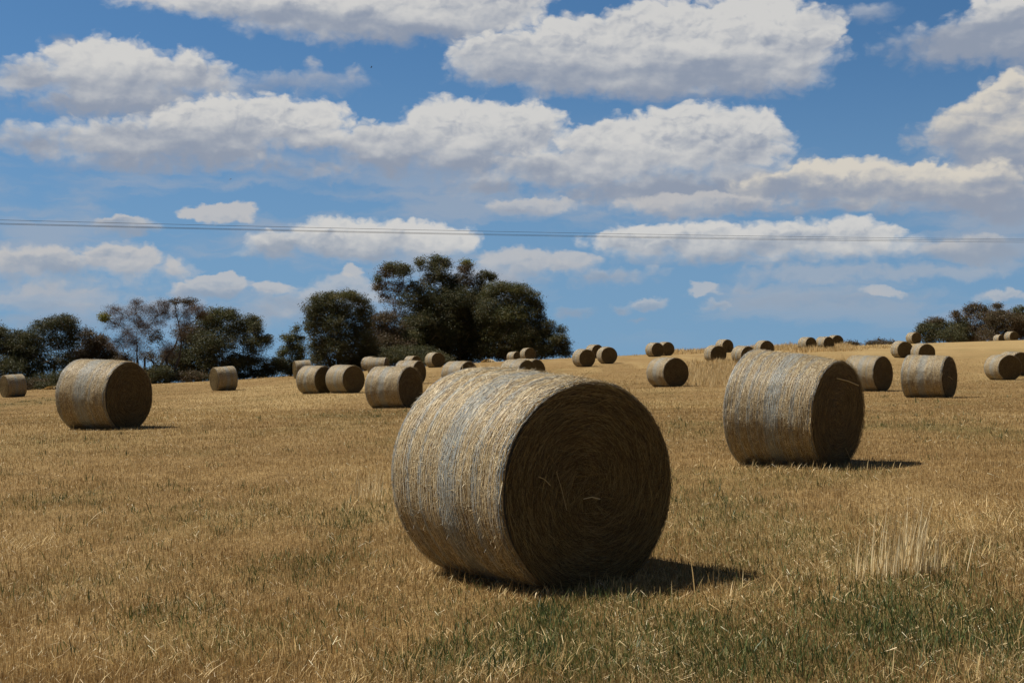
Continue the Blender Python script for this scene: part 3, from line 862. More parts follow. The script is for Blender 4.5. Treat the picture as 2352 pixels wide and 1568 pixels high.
def make_bale(kind, strands_side, strands_end, seed):
    rg = np.random.default_rng(seed)
    L = BALE_L; R = BALE_D / 2
    # --- flank
    na, nl = 180, 56
    phi = np.linspace(0, 2 * PI, na, endpoint=False)
    t = np.linspace(-1, 1, nl)
    y = np.sign(t) * (1 - (1 - np.abs(t)) ** 1.25) * L / 2
    PH, Y = np.meshgrid(phi, y)
    e = np.clip((np.abs(Y) - (L / 2 - 0.05)) / 0.05, 0, 1)
    rr = 1 - 0.026 * e ** 2.2 + 0.016 * (1 - (Y / (L / 2)) ** 2) + TAPER[kind] * Y / L

    def lumps(PH, Y, s):
        cx, cz = np.cos(PH) * 3.2, np.sin(PH) * 3.2
        return (fbm(cx + Y * 1.7 + s, cz - Y * 1.1 + 40, seed, 3) - 0.5) * 0.038 + (fbm(cx * 0.6 + s, cz * 0.6 + Y * 5.0, seed + 3, 3) - 0.5) * 0.028
    rr = rr + lumps(PH, Y, 0.0)
    X, Z = profile(PH, rr)
    V = np.stack([X, Y, Z], -1).reshape(-1, 3)
    i = (np.arange(nl - 1)[:, None] * na + np.arange(na)[None, :]).ravel()
    j = (np.arange(nl - 1)[:, None] * na + (np.arange(na)[None, :] + 1) % na).ravel()
    F = np.stack([i, j, j + na, i + na], 1)[:, ::-1]
    nets = bands(V[:, 1], kind)
    nF = len(F)
    vs, fs, tn, mi = [V], [F], [np.ones((nF, 3))], [np.zeros(nF, int)]
    off = len(V)

    # --- single straws held under the net, and the net's long threads
    n = strands_side
    ph = rg.random(n) * 2 * PI; yy = (rg.random(n) * 2 - 1) * L / 2 * 0.985
    ph = np.where((np.sin(ph) < -0.93), rg.random(n) * PI, ph)
    ln = 0.02 + 0.075 * rg.random(n) ** 2.0
    tl = np.where(rg.random(n) < 0.62, rg.normal(size=n) * 0.16, rg.normal(size=n) * 0.9)
    dph = ln * np.cos(tl) / R * np.where(rg.random(n) < .5, 1, -1); dy = ln * np.sin(tl)
    w = 0.0014 + 0.0018 * rg.random(n)
    lift0 = 0.001 + 0.0045 * rg.random(n); lift1 = lift0 + np.where(rg.random(n) < 0.06, 0.03 * rg.random(n), 0.004 * rg.random(n))
    segs = 2
    P_ = []
    for s in range(segs + 1):
        k = s / segs
        a = ph + dph * k; yv = np.clip(yy + dy * k, -L / 2, L / 2)
        ee = np.clip((np.abs(yv) - (L / 2 - 0.05)) / 0.05, 0, 1)
        r_ = 1 - 0.026 * ee ** 2.2 + 0.016 * (1 - (yv / (L / 2)) ** 2) + TAPER[kind] * yv / L + lumps(a, yv, 0.0) + (lift0 + (lift1 - lift0) * k) / R
        px_, pz_ = profile(a, r_)
        P_.append(np.stack([px_, yv, pz_], 1))
    nrm = np.stack([np.cos(ph), np.zeros(n), np.sin(ph)], 1)
    dirv_ = P_[-1] - P_[0]; dirv_ /= np.linalg.norm(dirv_, axis=1)[:, None] + 1e-9
    side = np.cross(dirv_, nrm) + nrm * (rg.random((n, 1)) - 0.5) * 0.9
    side /= np.linalg.norm(side, axis=1)[:, None] + 1e-9
    side *= (w * 0.5)[:, None]
    sv = np.zeros((n, 6, 3)); sv[:, 0] = P_[0] - side; sv[:, 1] = P_[0] + side; sv[:, 2] = P_[1] + side; sv[:, 3] = P_[1] - side
    sv[:, 4] = P_[2] + side * .5; sv[:, 5] = P_[2] - side * .5
    b = np.arange(n)[:, None] * 6 + off
    sf = np.concatenate([np.stack([b + np.array([0, 1, 2, 3]), b + np.array([3, 2, 4, 5])], 1).reshape(-1, 4)])
    net_at = bands(yy, kind)
    isn = rg.random(n) < net_at * 0.62
    pal = np.array([(0.58, 0.45, 0.245), (0.68, 0.565, 0.35), (0.40, 0.275, 0.125), (0.78, 0.68, 0.47), (0.20, 0.125, 0.05)])[rg.integers(0, 5, n)]
    tin = np.where(isn[:, None], np.array([(0.38, 0.39, 0.36)]) * (0.6 + 0.6 * rg.random((n, 1))), pal * (0.8 + 0.35 * rg.random((n, 1))))
    vs.append(sv.reshape(-1, 3)); fs.append(sf); tn.append(np.repeat(np.clip(tin, 0, .9), 2, 0)); mi.append(np.ones(len(sf), int)); off += n * 6

    nth = 70
    for q in range(nth):
        y0 = -L / 2 + L * (q + 0.5) / nth + rg.normal() * 0.003
        m = 120
        a = np.linspace(0, 2 * PI, m, endpoint=False)
        yv = y0 + (fbm(np.cos(a) * 2 + q * 3.1, np.sin(a) * 2, seed + 7, 2) - 0.5) * 0.022
        yv = np.clip(yv, -L / 2, L / 2)
        ee = np.clip((np.abs(yv) - (L / 2 - 0.05)) / 0.05, 0, 1)
        r_ = 1 - 0.026 * ee ** 2.2 + 0.016 * (1 - (yv / (L / 2)) ** 2) + TAPER[kind] * yv / L + lumps(a, yv, 0.0) + 0.007 / R
        px_, pz_ = profile(a, r_)
        wv = 0.0026 if bands(np.array([y0]), kind)[0] < 0.5 else 0.0034
        A = np.stack([px_, yv - wv / 2, pz_], 1); B = np.stack([px_, yv + wv / 2, pz_], 1)
        vs += [A, B]
        i = np.arange(m); j = (i + 1) % m
        fs.append(np.stack([off + i, off + j, off + m + j, off + m + i], 1))
        edge = min(y0 + L / 2, L / 2 - y0) < 0.06
        inb = bands(np.array([y0]), kind)[0] > 0.45
        c = (0.13, 0.20, 0.27) if edge else ((0.40, 0.44, 0.45) if inb else ((0.58, 0.50, 0.35) if rg.random() < 0.75 else (0.42, 0.45, 0.45)))
        tn.append(np.tile(np.array([c]), (m, 1))); mi.append(np.ones(m, int)); off += 2 * m
    V = np.concatenate(vs); F = np.concatenate(fs); TN = np.concatenate(tn); MI = np.concatenate(mi)
    me = mesh_np('net_wrap', V, F, tints=TN, mat_idx=MI, smooth=(MI == 0))
    nat = me.attributes.new('net', 'FLOAT_COLOR', 'POINT')
    nc = np.zeros((len(V), 4), dtype=np.float32); nc[:, 0] = np.concatenate([nets, np.zeros(len(V) - len(nets))]); nc[:, 3] = 1
    nat.data.foreach_set('color', nc.ravel())
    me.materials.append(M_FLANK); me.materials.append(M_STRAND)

    # --- ends
    ends = []
    for sgn in (-1, 1):
        nr = 46
        rad = np.linspace(1, 0.012, nr)
        PH, RR = np.meshgrid(phi, rad)
        edge_r = 1 - 0.026 + 0.5 * TAPER[kind] * sgn + lumps(PH * 1.0, np.full_like(PH, sgn * L / 2), 0.0)
        X, Z = profile(PH, RR * edge_r)
        dome = 0.015 * (1 - RR ** 2) - 0.03 * np.exp(-(RR / 0.16) ** 2)
        ridg = (fbm(RR * 26 + PH * 0.35, np.cos(PH) * 2.2 + np.sin(PH) * 1.4 + 9, seed + 21, 3) - 0.5) * 0.036 * np.clip((1 - RR) * 9, 0, 1)
        Yv = sgn * (L / 2 + dome + ridg)
        V = np.stack([X, Yv, Z], -1).reshape(-1, 3)
        i = (np.arange(nr - 1)[:, None] * na + np.arange(na)[None, :]).ravel()
        j = (np.arange(nr - 1)[:, None] * na + (np.arange(na)[None, :] + 1) % na).ravel()
        F = np.stack([i, j, j + na, i + na], 1)
        if sgn > 0: F = F[:, ::-1]
        vs, fs, tn, mi, off = [V], [F], [np.ones((len(F), 3))], [np.zeros(len(F), int)], len(V)
        n = strands_end
        r0 = np.sqrt(rg.random(n)) * 0.93; a0 = rg.random(n) * 2 * PI
        ln = 0.06 + 0.22 * rg.random(n) ** 2
        tilt = np.where(rg.random(n) < 0.85, rg.normal(size=n) * 0.20 + 0.10, rg.normal(size=n) * 1.0)
        tilt = np.where(r0 < 0.22, rg.normal(size=n) * 0.9, tilt)
        x0 = np.cos(a0) * r0 * R; z0 = ZC + np.sin(a0) * r0 * R * 0.985
        ta = a0 + PI / 2 + tilt
        x1 = x0 + np.cos(ta) * ln; z1 = z0 + np.sin(ta) * ln
        r1 = np.hypot(x1, z1 - ZC); lim = np.where(r1 > R * 0.95, R * 0.95 / r1, 1.0)
        x1 *= lim; z1 = ZC + (z1 - ZC) * lim
        z0 = np.maximum(z0, 0.03); z1 = np.maximum(z1, 0.02)
        o0 = 0.012 + 0.010 * rg.random(n); o1 = o0 + np.where(rg.random(n) < 0.04, 0.05 * rg.random(n), 0.008 * rg.random(n))
        A = np.stack([x0, sgn * (L / 2 + o0), z0], 1); B = np.stack([x1, sgn * (L / 2 + o1), z1], 1)
        d = B - A; d /= np.linalg.norm(d, axis=1)[:, None] + 1e-9
        side = np.cross(d, np.array([[0, sgn * 1.0, 0]])); side += np.array([[0, 1.0, 0]]) * (rg.random((n, 1)) - .5)
        side /= np.linalg.norm(side, axis=1)[:, None] + 1e-9
        side *= (0.0007 + 0.0008 * rg.random((n, 1)))
        mid = (A + B) / 2 + np.stack([np.cos((a0 + ta - PI / 2) / 2) * ln ** 2 * .12 / R, np.zeros(n), np.sin((a0 + ta - PI / 2) / 2) * ln ** 2 * .12 / R], 1)
        sv = np.zeros((n, 6, 3)); sv[:, 0] = A - side; sv[:, 1] = A + side; sv[:, 2] = mid + side; sv[:, 3] = mid - side; sv[:, 4] = B + side * .6; sv[:, 5] = B - side * .6
        b = np.arange(n)[:, None] * 6 + off
        sf = np.stack([b + np.array([0, 1, 2, 3]), b + np.array([3, 2, 4, 5])], 1).reshape(-1, 4)
        pal = np.array([(0.187, 0.126, 0.049), (0.247, 0.179, 0.074), (0.119, 0.077, 0.029), (0.323, 0.256, 0.121), (0.059, 0.037, 0.015)])[rg.integers(0, 5, n)]  # end straws tinted darker than on the flank, deepening the shade
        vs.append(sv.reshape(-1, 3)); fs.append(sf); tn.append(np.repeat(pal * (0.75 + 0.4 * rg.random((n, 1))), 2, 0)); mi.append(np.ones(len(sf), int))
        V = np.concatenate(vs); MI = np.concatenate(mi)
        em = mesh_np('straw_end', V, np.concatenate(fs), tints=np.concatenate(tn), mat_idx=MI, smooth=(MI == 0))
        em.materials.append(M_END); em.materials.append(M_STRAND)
        ends.append(em)

    # --- loose straws standing off the rims
    n = 260
    sg = np.where(rg.random(n) < 0.7, -1, 1)
    a0 = rg.random(n) * 1.25 * PI - 0.125 * PI
    R_ = R * 0.965
    A = np.stack([np.cos(a0) * R_, sg * (L / 2 - 0.03 + 0.03 * rg.random(n)), ZC + np.sin(a0) * R_ * .985], 1)
    out_ = np.stack([np.cos(a0), sg * 0.9, np.sin(a0)], 1) * (0.25 + 0.5 * rg.random((n, 1)))
    tang = np.stack([-np.sin(a0), np.zeros(n), np.cos(a0)], 1) * np.where(rg.random((n, 1)) < .5, 1, -1)
    d = tang + out_ * rg.random((n, 1)) + rg.normal(size=(n, 3)) * 0.15
    d /= np.linalg.norm(d, axis=1)[:, None]
    B = A + d * (0.04 + 0.13 * rg.random((n, 1)) ** 2)
    side = np.cross(d, rg.normal(size=(n, 3))); side /= np.linalg.norm(side, axis=1)[:, None]; side *= 0.0018
    sv = np.stack([A - side, A + side, B + side * .5, B - side * .5], 1)
    b = np.arange(n)[:, None] * 4
    c = np.array([(0.62, 0.47, 0.24), (0.72, 0.58, 0.34), (0.42, 0.28, 0.12)])[rg.integers(0, 3, n)]
    lm = mesh_np('loose_straw', sv.reshape(-1, 3), b + np.array([0, 1, 2, 3]), tints=c)
    lm.materials.append(M_STRAND)
    return me, ends, lm


VARIANTS = [make_bale(0, int(52000 * STRAW), int(15000 * STRAW), 101), make_bale(1, int(36000 * STRAW), int(10000 * STRAW), 202), make_bale(2, int(30000 * STRAW), int(8000 * STRAW), 303), make_bale(3, int(40000 * STRAW), int(10000 * STRAW), 404)]


def straw_stick(parent, p0, p1, w, c):
    a, b = Vector(p0), Vector(p1)
    d = (b - a).normalized()
    s = d.cross(Vector((0, 1, 0.2))).normalized() * w * 0.5
    u = d.cross(s).normalized() * w * 0.5
    mid = (a + b) / 2 + Vector((0, 0, 0.012))
    vv = []
    for p in (a, mid, b): vv += [p + s, p + u, p - s, p - u]
    ff = []
    for k in (0, 4):
        for i in range(4): ff.append((k + i, k + (i + 1) % 4, k + 4 + (i + 1) % 4, k + 4 + i))
    o = link('stray_straw', mesh_np('stray_straw', np.array([tuple(q) for q in vv]), np.array(ff), tints=np.tile(np.array([c]), (len(ff), 1))), M_STRAND, parent)
    return o


PROTO = {}
bale_objs = {}
SIZE = {'hero': (0.985, 0.99, 1.04), 'right': (1.0, 0.84, 1.0), 'l1': (1.0, 0.84, 1.03), 'l3': (1.0, 0.86, 1.03), 'm1': (1.0, 0.86, 1.03), 'r8': (1.02, 0.99, 1.02), 'm7': (1.0, 1.0, 1.04), 'c6': (1.03, 0.95, 1.0), 'r10': (1.02, 0.93, 0.99), 'left': (1.0, 0.97, 1.045)}     # rolls are not all packed alike


def build_bale(kind):
    root = empty('straw_bale', (0, 0, 0))
    me, ends, lm = VARIANTS[kind]
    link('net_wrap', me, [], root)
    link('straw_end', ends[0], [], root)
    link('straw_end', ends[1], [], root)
    tag(link('loose_straw', lm, [], root), kind='stuff')
    return root


def copy_tree(o, parent=None):
    c = o.copy(); COL.objects.link(c)
    if parent is not None: c.parent = parent
    for ch in list(o.children): copy_tree(ch, c)
    return c


PITCH_UP = {'hero': 2.5, 'right': 3.4, 'left': 1.6}      # rolls that sit nose down, in degrees
for b in BALES:
    name, xc, yb, hpx, th, var, lab = b
    foot, centre, n, dist = bale_place(b)
    if var not in PROTO:
        root = build_bale(var); PROTO[var] = root
    else:
        root = copy_tree(PROTO[var])
    # stand on the ground, leaning with the slope
    ex, ey = Vector((-n.y, n.x, 0)), Vector((-n.x, -n.y, 0))       # local x (right) and y (axis, away)
    q = 0.55
    def g(v): return hz(centre.x + v.x, centre.y + v.y)
    zf, zb = g(-ey * q), g(ey * q); zl, zr = g(-ex * q), g(ex * q)
    tip = math.tan(math.radians(PITCH_UP.get(name, 0.0))) * 2 * q
    Y = (ey * 2 * q + Vector((0, 0, zb - zf + tip))).normalized()
    Xv = (ex * 2 * q + Vector((0, 0, zr - zl)))
    Zv = Xv.cross(Y).normalized(); Xv = Y.cross(Zv).normalized()
    rot = Matrix((Xv, Y, Zv)).transposed().to_euler()
    zc = (zf + zb + zl + zr) / 4
    root.location = (centre.x, centre.y, zc - 0.045)
    root.rotation_euler = rot
    root.scale = SIZE.get(name, (1.0, 0.97, 1.03))
    tag(root, lab, 'straw bale', 'round straw bales scattered over the stubble field')
    bale_objs[name] = root

FE = -BALE_L / 2
straw_stick(bale_objs['right'], (-0.12, FE - 0.03, 1.13), (0.42, FE - 0.05, 1.02), 0.012, (0.70, 0.58, 0.32))
straw_stick(bale_objs['right'], (0.16, FE - 0.03, 0.28), (0.30, FE - 0.05, 0.08), 0.009, (0.62, 0.48, 0.25))
straw_stick(bale_objs['hero'], (0.06, FE - 0.03, 0.62), (-0.10, FE - 0.07, 0.64), 0.006, (0.72, 0.62, 0.40))
straw_stick(bale_objs['hero'], (-0.42, FE - 0.03, 0.80), (-0.34, FE - 0.05, 0.74), 0.005, (0.60, 0.48, 0.26))
straw_stick(bale_objs['hero'], (-0.28, FE - 0.03, 0.82), (-0.22, FE - 0.05, 0.58), 0.004, (0.50, 0.40, 0.24))
straw_stick(bale_objs['r8'], (-0.20, FE - 0.03, 0.72), (0.16, FE - 0.04, 0.62), 0.014, (0.72, 0.58, 0.30))
straw_stick(bale_objs['r8'], (0.0, FE - 0.03, 1.22), (0.30, FE - 0.04, 1.20), 0.012, (0.66, 0.52, 0.28))


# low heaps of loose straw at the crest
def straw_heap(px, py, dist, w, hh, label):
    p = at(px, py, dist)
    rg = np.random.default_rng(int(px))
    n = 900
    a = rg.random(n) * 2 * PI; rr = np.sqrt(rg.random(n))
    x = np.cos(a) * rr * w; y = np.sin(a) * rr * w * 0.8
    top = hh * (1 - rr ** 2.2)
    el = rg.random(n) * PI * 2
    ln = 0.15 + 0.25 * rg.random(n)
    A = np.stack([x, y, top], 1); B = A + np.stack([np.cos(el) * ln, np.sin(el) * ln, -0.10 * rg.random(n)], 1)
    side = np.stack([-np.sin(el), np.cos(el), np.full(n, 0.8)], 1) * 0.035
    sv = np.stack([A - side, A + side, B + side, B - side], 1).reshape(-1, 3)
    f = np.arange(n)[:, None] * 4 + np.array([0, 1, 2, 3])
    nr_, na_ = 10, 28
    R2, P2 = np.meshgrid(np.linspace(0.02, 1, nr_), np.linspace(0, 2 * PI, na_, endpoint=False), indexing='ij')
    dv = np.stack([np.cos(P2) * R2 * w, np.sin(P2) * R2 * w * .8, hh * (1 - R2 ** 2.2) + (fbm(P2 * 2, R2 * 6, 3, 2) - .5) * .08 - 0.06], -1).reshape(-1, 3)
    i = (np.arange(nr_ - 1)[:, None] * na_ + np.arange(na_)).ravel(); j = (np.arange(nr_ - 1)[:, None] * na_ + (np.arange(na_) + 1) % na_).ravel()
    df = np.stack([i, i + na_, j + na_, j], 1)
    V = np.concatenate([dv, sv]); F = np.concatenate([df, f + len(dv)])
    c = np.array([(0.50, 0.37, 0.18), (0.62, 0.48, 0.26), (0.40, 0.27, 0.11)])[rg.integers(0, 3, len(F))]
    o = link('straw_heap', mesh_np('straw_heap', V, F, tints=c), M_STRAND)
    o.location = (p.x, p.y, hz(p.x, p.y) - 0.03)
    return tag(o, label, 'straw heap')


straw_heap(1122, 833, 176, 0.72, 0.42, 'low heap of loose straw on the crest below the tallest trees')
straw_heap(126, 896, 110, 0.62, 0.24, 'low heap of loose straw on the crest just left of the big left hand bale')
# ------------------------------------------------------------------ gum trees along the crest
m_leaf, LF, lf_out = material('gum_leaves')
_a = LF.node('ShaderNodeAttribute', attribute_name='tint')
_p = LF.node('ShaderNodeBsdfPrincipled'); LF.put(_p.inputs['Base Color'], _a.outputs['Color'])
_p.inputs['Roughness'].default_value = 0.55; _p.inputs['Specular IOR Level'].default_value = 0.25
_t = LF.node('ShaderNodeBsdfTranslucent'); LF.put(_t.inputs['Color'], _a.outputs['Color'])
_m = LF.node('ShaderNodeMixShader'); _m.inputs[0].default_value = 0.28
LF.l.new(_p.outputs[0], _m.inputs[1]); LF.l.new(_t.outputs[0], _m.inputs[2]); LF.l.new(_m.outputs[0], lf_out.inputs[0])


def bark(name, c0, c1):
    m, T, out = material(name)
    p = T.node('ShaderNodeBsdfPrincipled'); T.l.new(p.outputs[0], out.inputs[0])
    n = T.noise(T.v('MULTIPLY', T.node('ShaderNodeTexCoord').outputs['Object'], (3.0, 3.0, 0.8)), 1.5, 4.0, 0.65)
    T.put(p.inputs['Base Color'], T.ramp(n, [(0.35, c0), (0.65, c1)]))
    p.inputs['Roughness'].default_value = 0.85
    return m


BARK_PALE = bark('pale_bark', (0.16, 0.125, 0.095), (0.42, 0.36, 0.30))
BARK_DARK = bark('dark_bark', (0.045, 0.036, 0.028), (0.12, 0.095, 0.075))


def tube(path, radii, sides=5):
    path = [Vector(p) for p in path]
    vs, fs = [], []
    for k, p in enumerate(path):
        d = (path[min(k + 1, len(path) - 1)] - path[max(k - 1, 0)]).normalized()
        u = d.cross(Vector((0.3, 1, 0.1))).normalized(); w = d.cross(u)
        for s in range(sides):
            a = 2 * PI * s / sides
            vs.append(tuple(p + (u * math.cos(a) + w * math.sin(a)) * radii[k]))
    for k in range(len(path) - 1):
        for s in range(sides):
            fs.append((k * sides + s, k * sides + (s + 1) % sides, (k + 1) * sides + (s + 1) % sides, (k + 1) * sides + s))
    return vs, fs


LEAF = {'dark': [(0.068, 0.076, 0.032), (0.090, 0.092, 0.038), (0.055, 0.061, 0.029), (0.119, 0.103, 0.046)],
        'green': [(0.082, 0.096, 0.033), (0.119, 0.121, 0.044), (0.064, 0.072, 0.029), (0.158, 0.139, 0.054)],
        'brown': [(0.114, 0.080, 0.045), (0.146, 0.098, 0.054), (0.079, 0.061, 0.033), (0.103, 0.086, 0.038)],
        'twig': [(0.119, 0.078, 0.056), (0.167, 0.110, 0.077), (0.089, 0.064, 0.046)],
        'fresh': [(0.197, 0.205, 0.037), (0.256, 0.233, 0.050), (0.147, 0.161, 0.033)]}


def tree(bx, by, dist, lobes, label, leaf='dark', barkm=None, stems=1, fork=0.35, kind='eucalyptus_tree', group=None, trunk_w=None, tone_mix=None, sink=0.0, twigs=1.0):
    """bx,by: survey pixel of the foot; lobes: (x, y, half width, half height, density[, leaf tone])"""
    rg = np.random.default_rng(int(bx * 7 + by * 13 + len(lobes)))
    rr = random.Random(int(bx * 3 + by))
    foot = at(bx, by, dist)
    gz = hz(foot.x, foot.y)
    foot.z = gz - 0.1
    k = dist / FPX
    root = empty(kind, foot)
    tag(root, label, 'tree', group)
    L = []
    for lb in lobes:
        x, y, a, b, den = lb[:5]
        tone = lb[5] if len(lb) > 5 else leaf
        c = at(x, y, dist) - foot
        c.y += rg.normal() * a * k * 0.55
        L.append((c, a * k, b * k, den, tone))
    top = max(c.z + b for c, a, b, d, t in L)
    hw = max(c.x for c, *_ in L) - min(c.x for c, *_ in L)
    tw = trunk_w or max(0.10, top * 0.024)
    # trunk and limbs
    tvs, tfs = [], []

    def add(path, radii, sides=5):
        v, f = tube(path, radii, sides)
        o = len(tvs); tvs.extend(v); tfs.extend([tuple(i + o for i in q) for q in f])

    mean = sum((c for c, *_ in L), Vector()) / len(L)
    forks = []
    for s in range(stems):
        spread = (s - (stems - 1) / 2) * tw * 3.0
        base = Vector((spread * 0.6, rr.uniform(-.3, .3) * tw, -0.15))
        fz = top * fork * rr.uniform(0.8, 1.2)
        fx = mean.x * 0.30 + spread * 2.2 + rr.uniform(-.1, .1) * hw * .15
        p1 = base.lerp(Vector((fx, 0, fz)), 0.5) + Vector((rr.uniform(-1, 1) * tw, rr.uniform(-1, 1) * tw, 0))
        f_ = Vector((fx, rr.uniform(-.5, .5), fz))
        add([base, base + Vector((0, 0, 0.25)), p1, f_], [tw * 1.45, tw * 1.05, tw * .92, tw * .78], 7)
        forks.append(f_)
    order = sorted(range(len(L)), key=lambda i: L[i][0].length)
    nodes = [(f_, tw * .78) for f_ in forks]
    for oi, i in enumerate(order):
        c, a, b, den, tone = L[i]
        # grow from the closest wood that lies lower than the lobe
        best = min(nodes, key=lambda nd: (nd[0] - c).length + (6.0 if nd[0].z > c.z - b * 0.2 else 0))
        if oi < len(forks): best = (forks[oi], tw * .78)
        s0, r0 = best
        end = c + Vector((0, 0, b * 0.35))
        m1 = s0.lerp(end, 0.35) + Vector((rr.uniform(-1, 1), rr.uniform(-1, 1), rr.uniform(-.2, .6))) * (end - s0).length * 0.10
        m2 = s0.lerp(end, 0.70) + Vector((rr.uniform(-1, 1), rr.uniform(-1, 1), rr.uniform(-.2, .6))) * (end - s0).length * 0.09
        ra = max(0.03, min(r0 * 0.72, tw * 0.55))
        add([s0, m1, m2, end], [ra, ra * .8, ra * .6, ra * .3])
        nodes += [(m1, ra * .8), (m2, ra * .6), (end, ra * .4)]
        if (barkm is BARK_PALE or barkm is None) and a > 0.8 and rr.random() < 0.6:
            e2 = c + Vector((rr.uniform(-.5, .5) * a, -a * 0.95, b * rr.uniform(0, .5)))
            q1 = s0.lerp(e2, .45) + Vector((rr.uniform(-.2, .2) * a, -a * 0.45, 0))
            add([s0, q1, e2], [ra * .9, ra * .7, ra * .35])
        nb = int((4 + 5 * min(1.5, a)) * twigs)
        for _ in range(nb):
            st = m2.lerp(end, rr.random())
            u = Vector((rr.gauss(0, 1), rr.gauss(0, 1), rr.gauss(0.35, 0.8))).normalized()
            tip = c + Vector((u.x * a, u.y * a, u.z * b)) * rr.uniform(.7, 1.0)
            md = st.lerp(tip, .5) + Vector((rr.uniform(-1, 1), rr.uniform(-1, 1), rr.uniform(0, 1))) * (tip - st).length * .12
            rt = max(0.012, ra * .25)
            add([st, md, tip], [rt, rt * .7, rt * .35], 4)
    tm = mesh_np('trunk', np.array(tvs), np.array(tfs), smooth=True)
    link('trunk', tm, barkm or BARK_PALE, root)
    # crown: sprays of small hanging leaves clustered into tufts
    lv, lt = [], []
    for (c, a, b, den, tone) in L:
        vol = a * a * b
        nt_ = max(4, int(den * (a * b) * 9.0 / max(1e-6, (k * 5.5) ** 2) * (1.7 if tone != 'twig' else 6.0)) + 3)
        # each lobe is a handful of flat topped heads with gaps between them
        nh = int(np.clip(round(a * b / (k * 11) ** 2 * 3.0) + 3, 4, 16))
        hu = rg.normal(size=(nh, 3)); hu /= np.linalg.norm(hu, axis=1)[:, None]
        hc = hu * (0.45 + 0.45 * rg.random((nh, 1))) * np.array([a, a * .9, b]) * 0.92
        hr = 0.30 + 0.28 * rg.random(nh)
        which = rg.integers(0, nh, nt_)
        u = rg.normal(size=(nt_, 3)); u /= np.linalg.norm(u, axis=1)[:, None]
        rad = rg.random(nt_) ** (1 / 2.4)
        cc = u * rad[:, None] * np.array([a, a * .9, b * 1.0]) * hr[which][:, None] * 1.25
        cc += hc[which]
        stray = rg.random(nt_) < 0.42
        cc = np.where(stray[:, None], u * rad[:, None] * np.array([a, a * .9, b]) * 1.16, cc)
        ts = k * (4.2 + 3.5 * rg.random(nt_))                   # tuft radius
        nl = 20
        q = rg.normal(size=(nt_, nl, 3)) * ts[:, None, None] * np.array([0.75, 0.75, 0.45])
        P_ = cc[:, None, :] + q + np.array(c)
        P_ = P_.reshape(-1, 3)
        n = len(P_)
        ln = k * (1.7 + 2.0 * rg.random(n)); wd = ln * ((0.36 + 0.32 * rg.random(n)) if tone != 'twig' else (0.12 + 0.12 * rg.random(n)))
        d = rg.normal(size=(n, 3)) * np.array([0.8, 0.8, 0.6]) + np.array([0, 0, -0.55]); d /= np.linalg.norm(d, axis=1)[:, None]
        s = np.cross(d, rg.normal(size=(n, 3))); s /= np.linalg.norm(s, axis=1)[:, None] + 1e-9
        A = P_ - d * (ln * .5)[:, None]; B = P_ + d * (ln * .5)[:, None]; S = s * (wd * .5)[:, None]
        lv.append(np.stack([A, P_ + S, B, P_ - S], 1).reshape(-1, 3))
        pal = np.array(LEAF[tone])
        tcl = pal[rg.integers(0, len(pal), nt_)]
        tcl = np.repeat(tcl, nl, 0) * (0.75 + 0.5 * rg.random((n, 1)))
        lt.append(tcl)
    V = np.concatenate(lv); T_ = np.concatenate(lt)
    F = np.arange(len(T_))[:, None] * 4 + np.array([0, 1, 2, 3])
    link('crown', mesh_np('crown', V, F, tints=T_), m_leaf, root)
    return root


GL = 'gum trees along the left crest'; GM = 'gum trees in the big middle clump'; GR = 'trees of the far right clump'
tree(10, 896, 122, [(5, 785, 48, 30, 1.0), (-25, 765, 40, 25, 1), (40, 815, 50, 38, 1), (10, 850, 60, 30, 1), (70, 855, 40, 30, .8), (-60, 800, 50, 45, 1), (-70, 850, 60, 40, 1)],
     'dense dark tree cut by the left edge of the photo', 'dark', BARK_DARK, group=GL)
tree(112, 893, 124, [(140, 738, 34, 15, 1), (110, 752, 40, 18, 1), (160, 760, 22, 22, .9), (50, 768, 14, 10, .6), (75, 775, 30, 16, .8), (105, 785, 45, 22, .7), (150, 790, 30, 20, .6), (70, 810, 40, 25, .8), (140, 830, 40, 25, .55)],
     'domed dark gum with a pale forked trunk, left of the biggest left hand bale', 'dark', BARK_PALE, stems=2, group=GL)
tree(196, 890, 126, [(200, 775, 20, 22, .8), (228, 782, 22, 16, .8), (215, 800, 40, 25, 1), (185, 830, 45, 28, 1), (240, 825, 42, 30, 1), (200, 860, 60, 25, .9), (270, 850, 50, 28, .7)],
     'low brownish tree between the domed gum and the leafless ones', 'brown', BARK_DARK, group=GL)
tree(308, 884, 121, [(240, 727, 11, 10, 1.6, 'fresh'), (262, 712, 22, 12, .22, 'twig'), (282, 728, 24, 24, .18, 'twig'), (312, 698, 14, 14, .30, 'twig'), (308, 725, 22, 24, .20, 'twig'), (255, 745, 20, 16, .15, 'twig'), (290, 765, 26, 20, .22, 'twig'), (325, 745, 18, 22, .25, 'twig'), (275, 790, 26, 18, .2, 'twig'), (320, 790, 24, 24, .25, 'twig'), (290, 825, 26, 18, .3, 'brown')],
     'nearly leafless gum with a yellow green tuft of mistletoe on its left tip', 'twig', BARK_DARK, stems=2, fork=0.30, group=GL, trunk_w=0.13, twigs=2.0)
tree(345, 882, 123, [(350, 712, 18, 16, .30, 'twig'), (374, 697, 16, 12, .38, 'twig'), (362, 730, 24, 24, .20, 'twig'), (345, 755, 22, 20, .2, 'twig'), (385, 720, 12, 16, .3, 'twig'), (365, 780, 22, 22, .3, 'brown'), (340, 815, 26, 20, .3, 'brown'), (385, 810, 24, 24, .3, 'twig'), (370, 850, 24, 14, .4, 'brown')],
     'nearly leafless gum with thin twisting stems, middle of the bare ones', 'twig', BARK_DARK, stems=3, fork=0.28, group=GL, trunk_w=0.11, twigs=2.0)
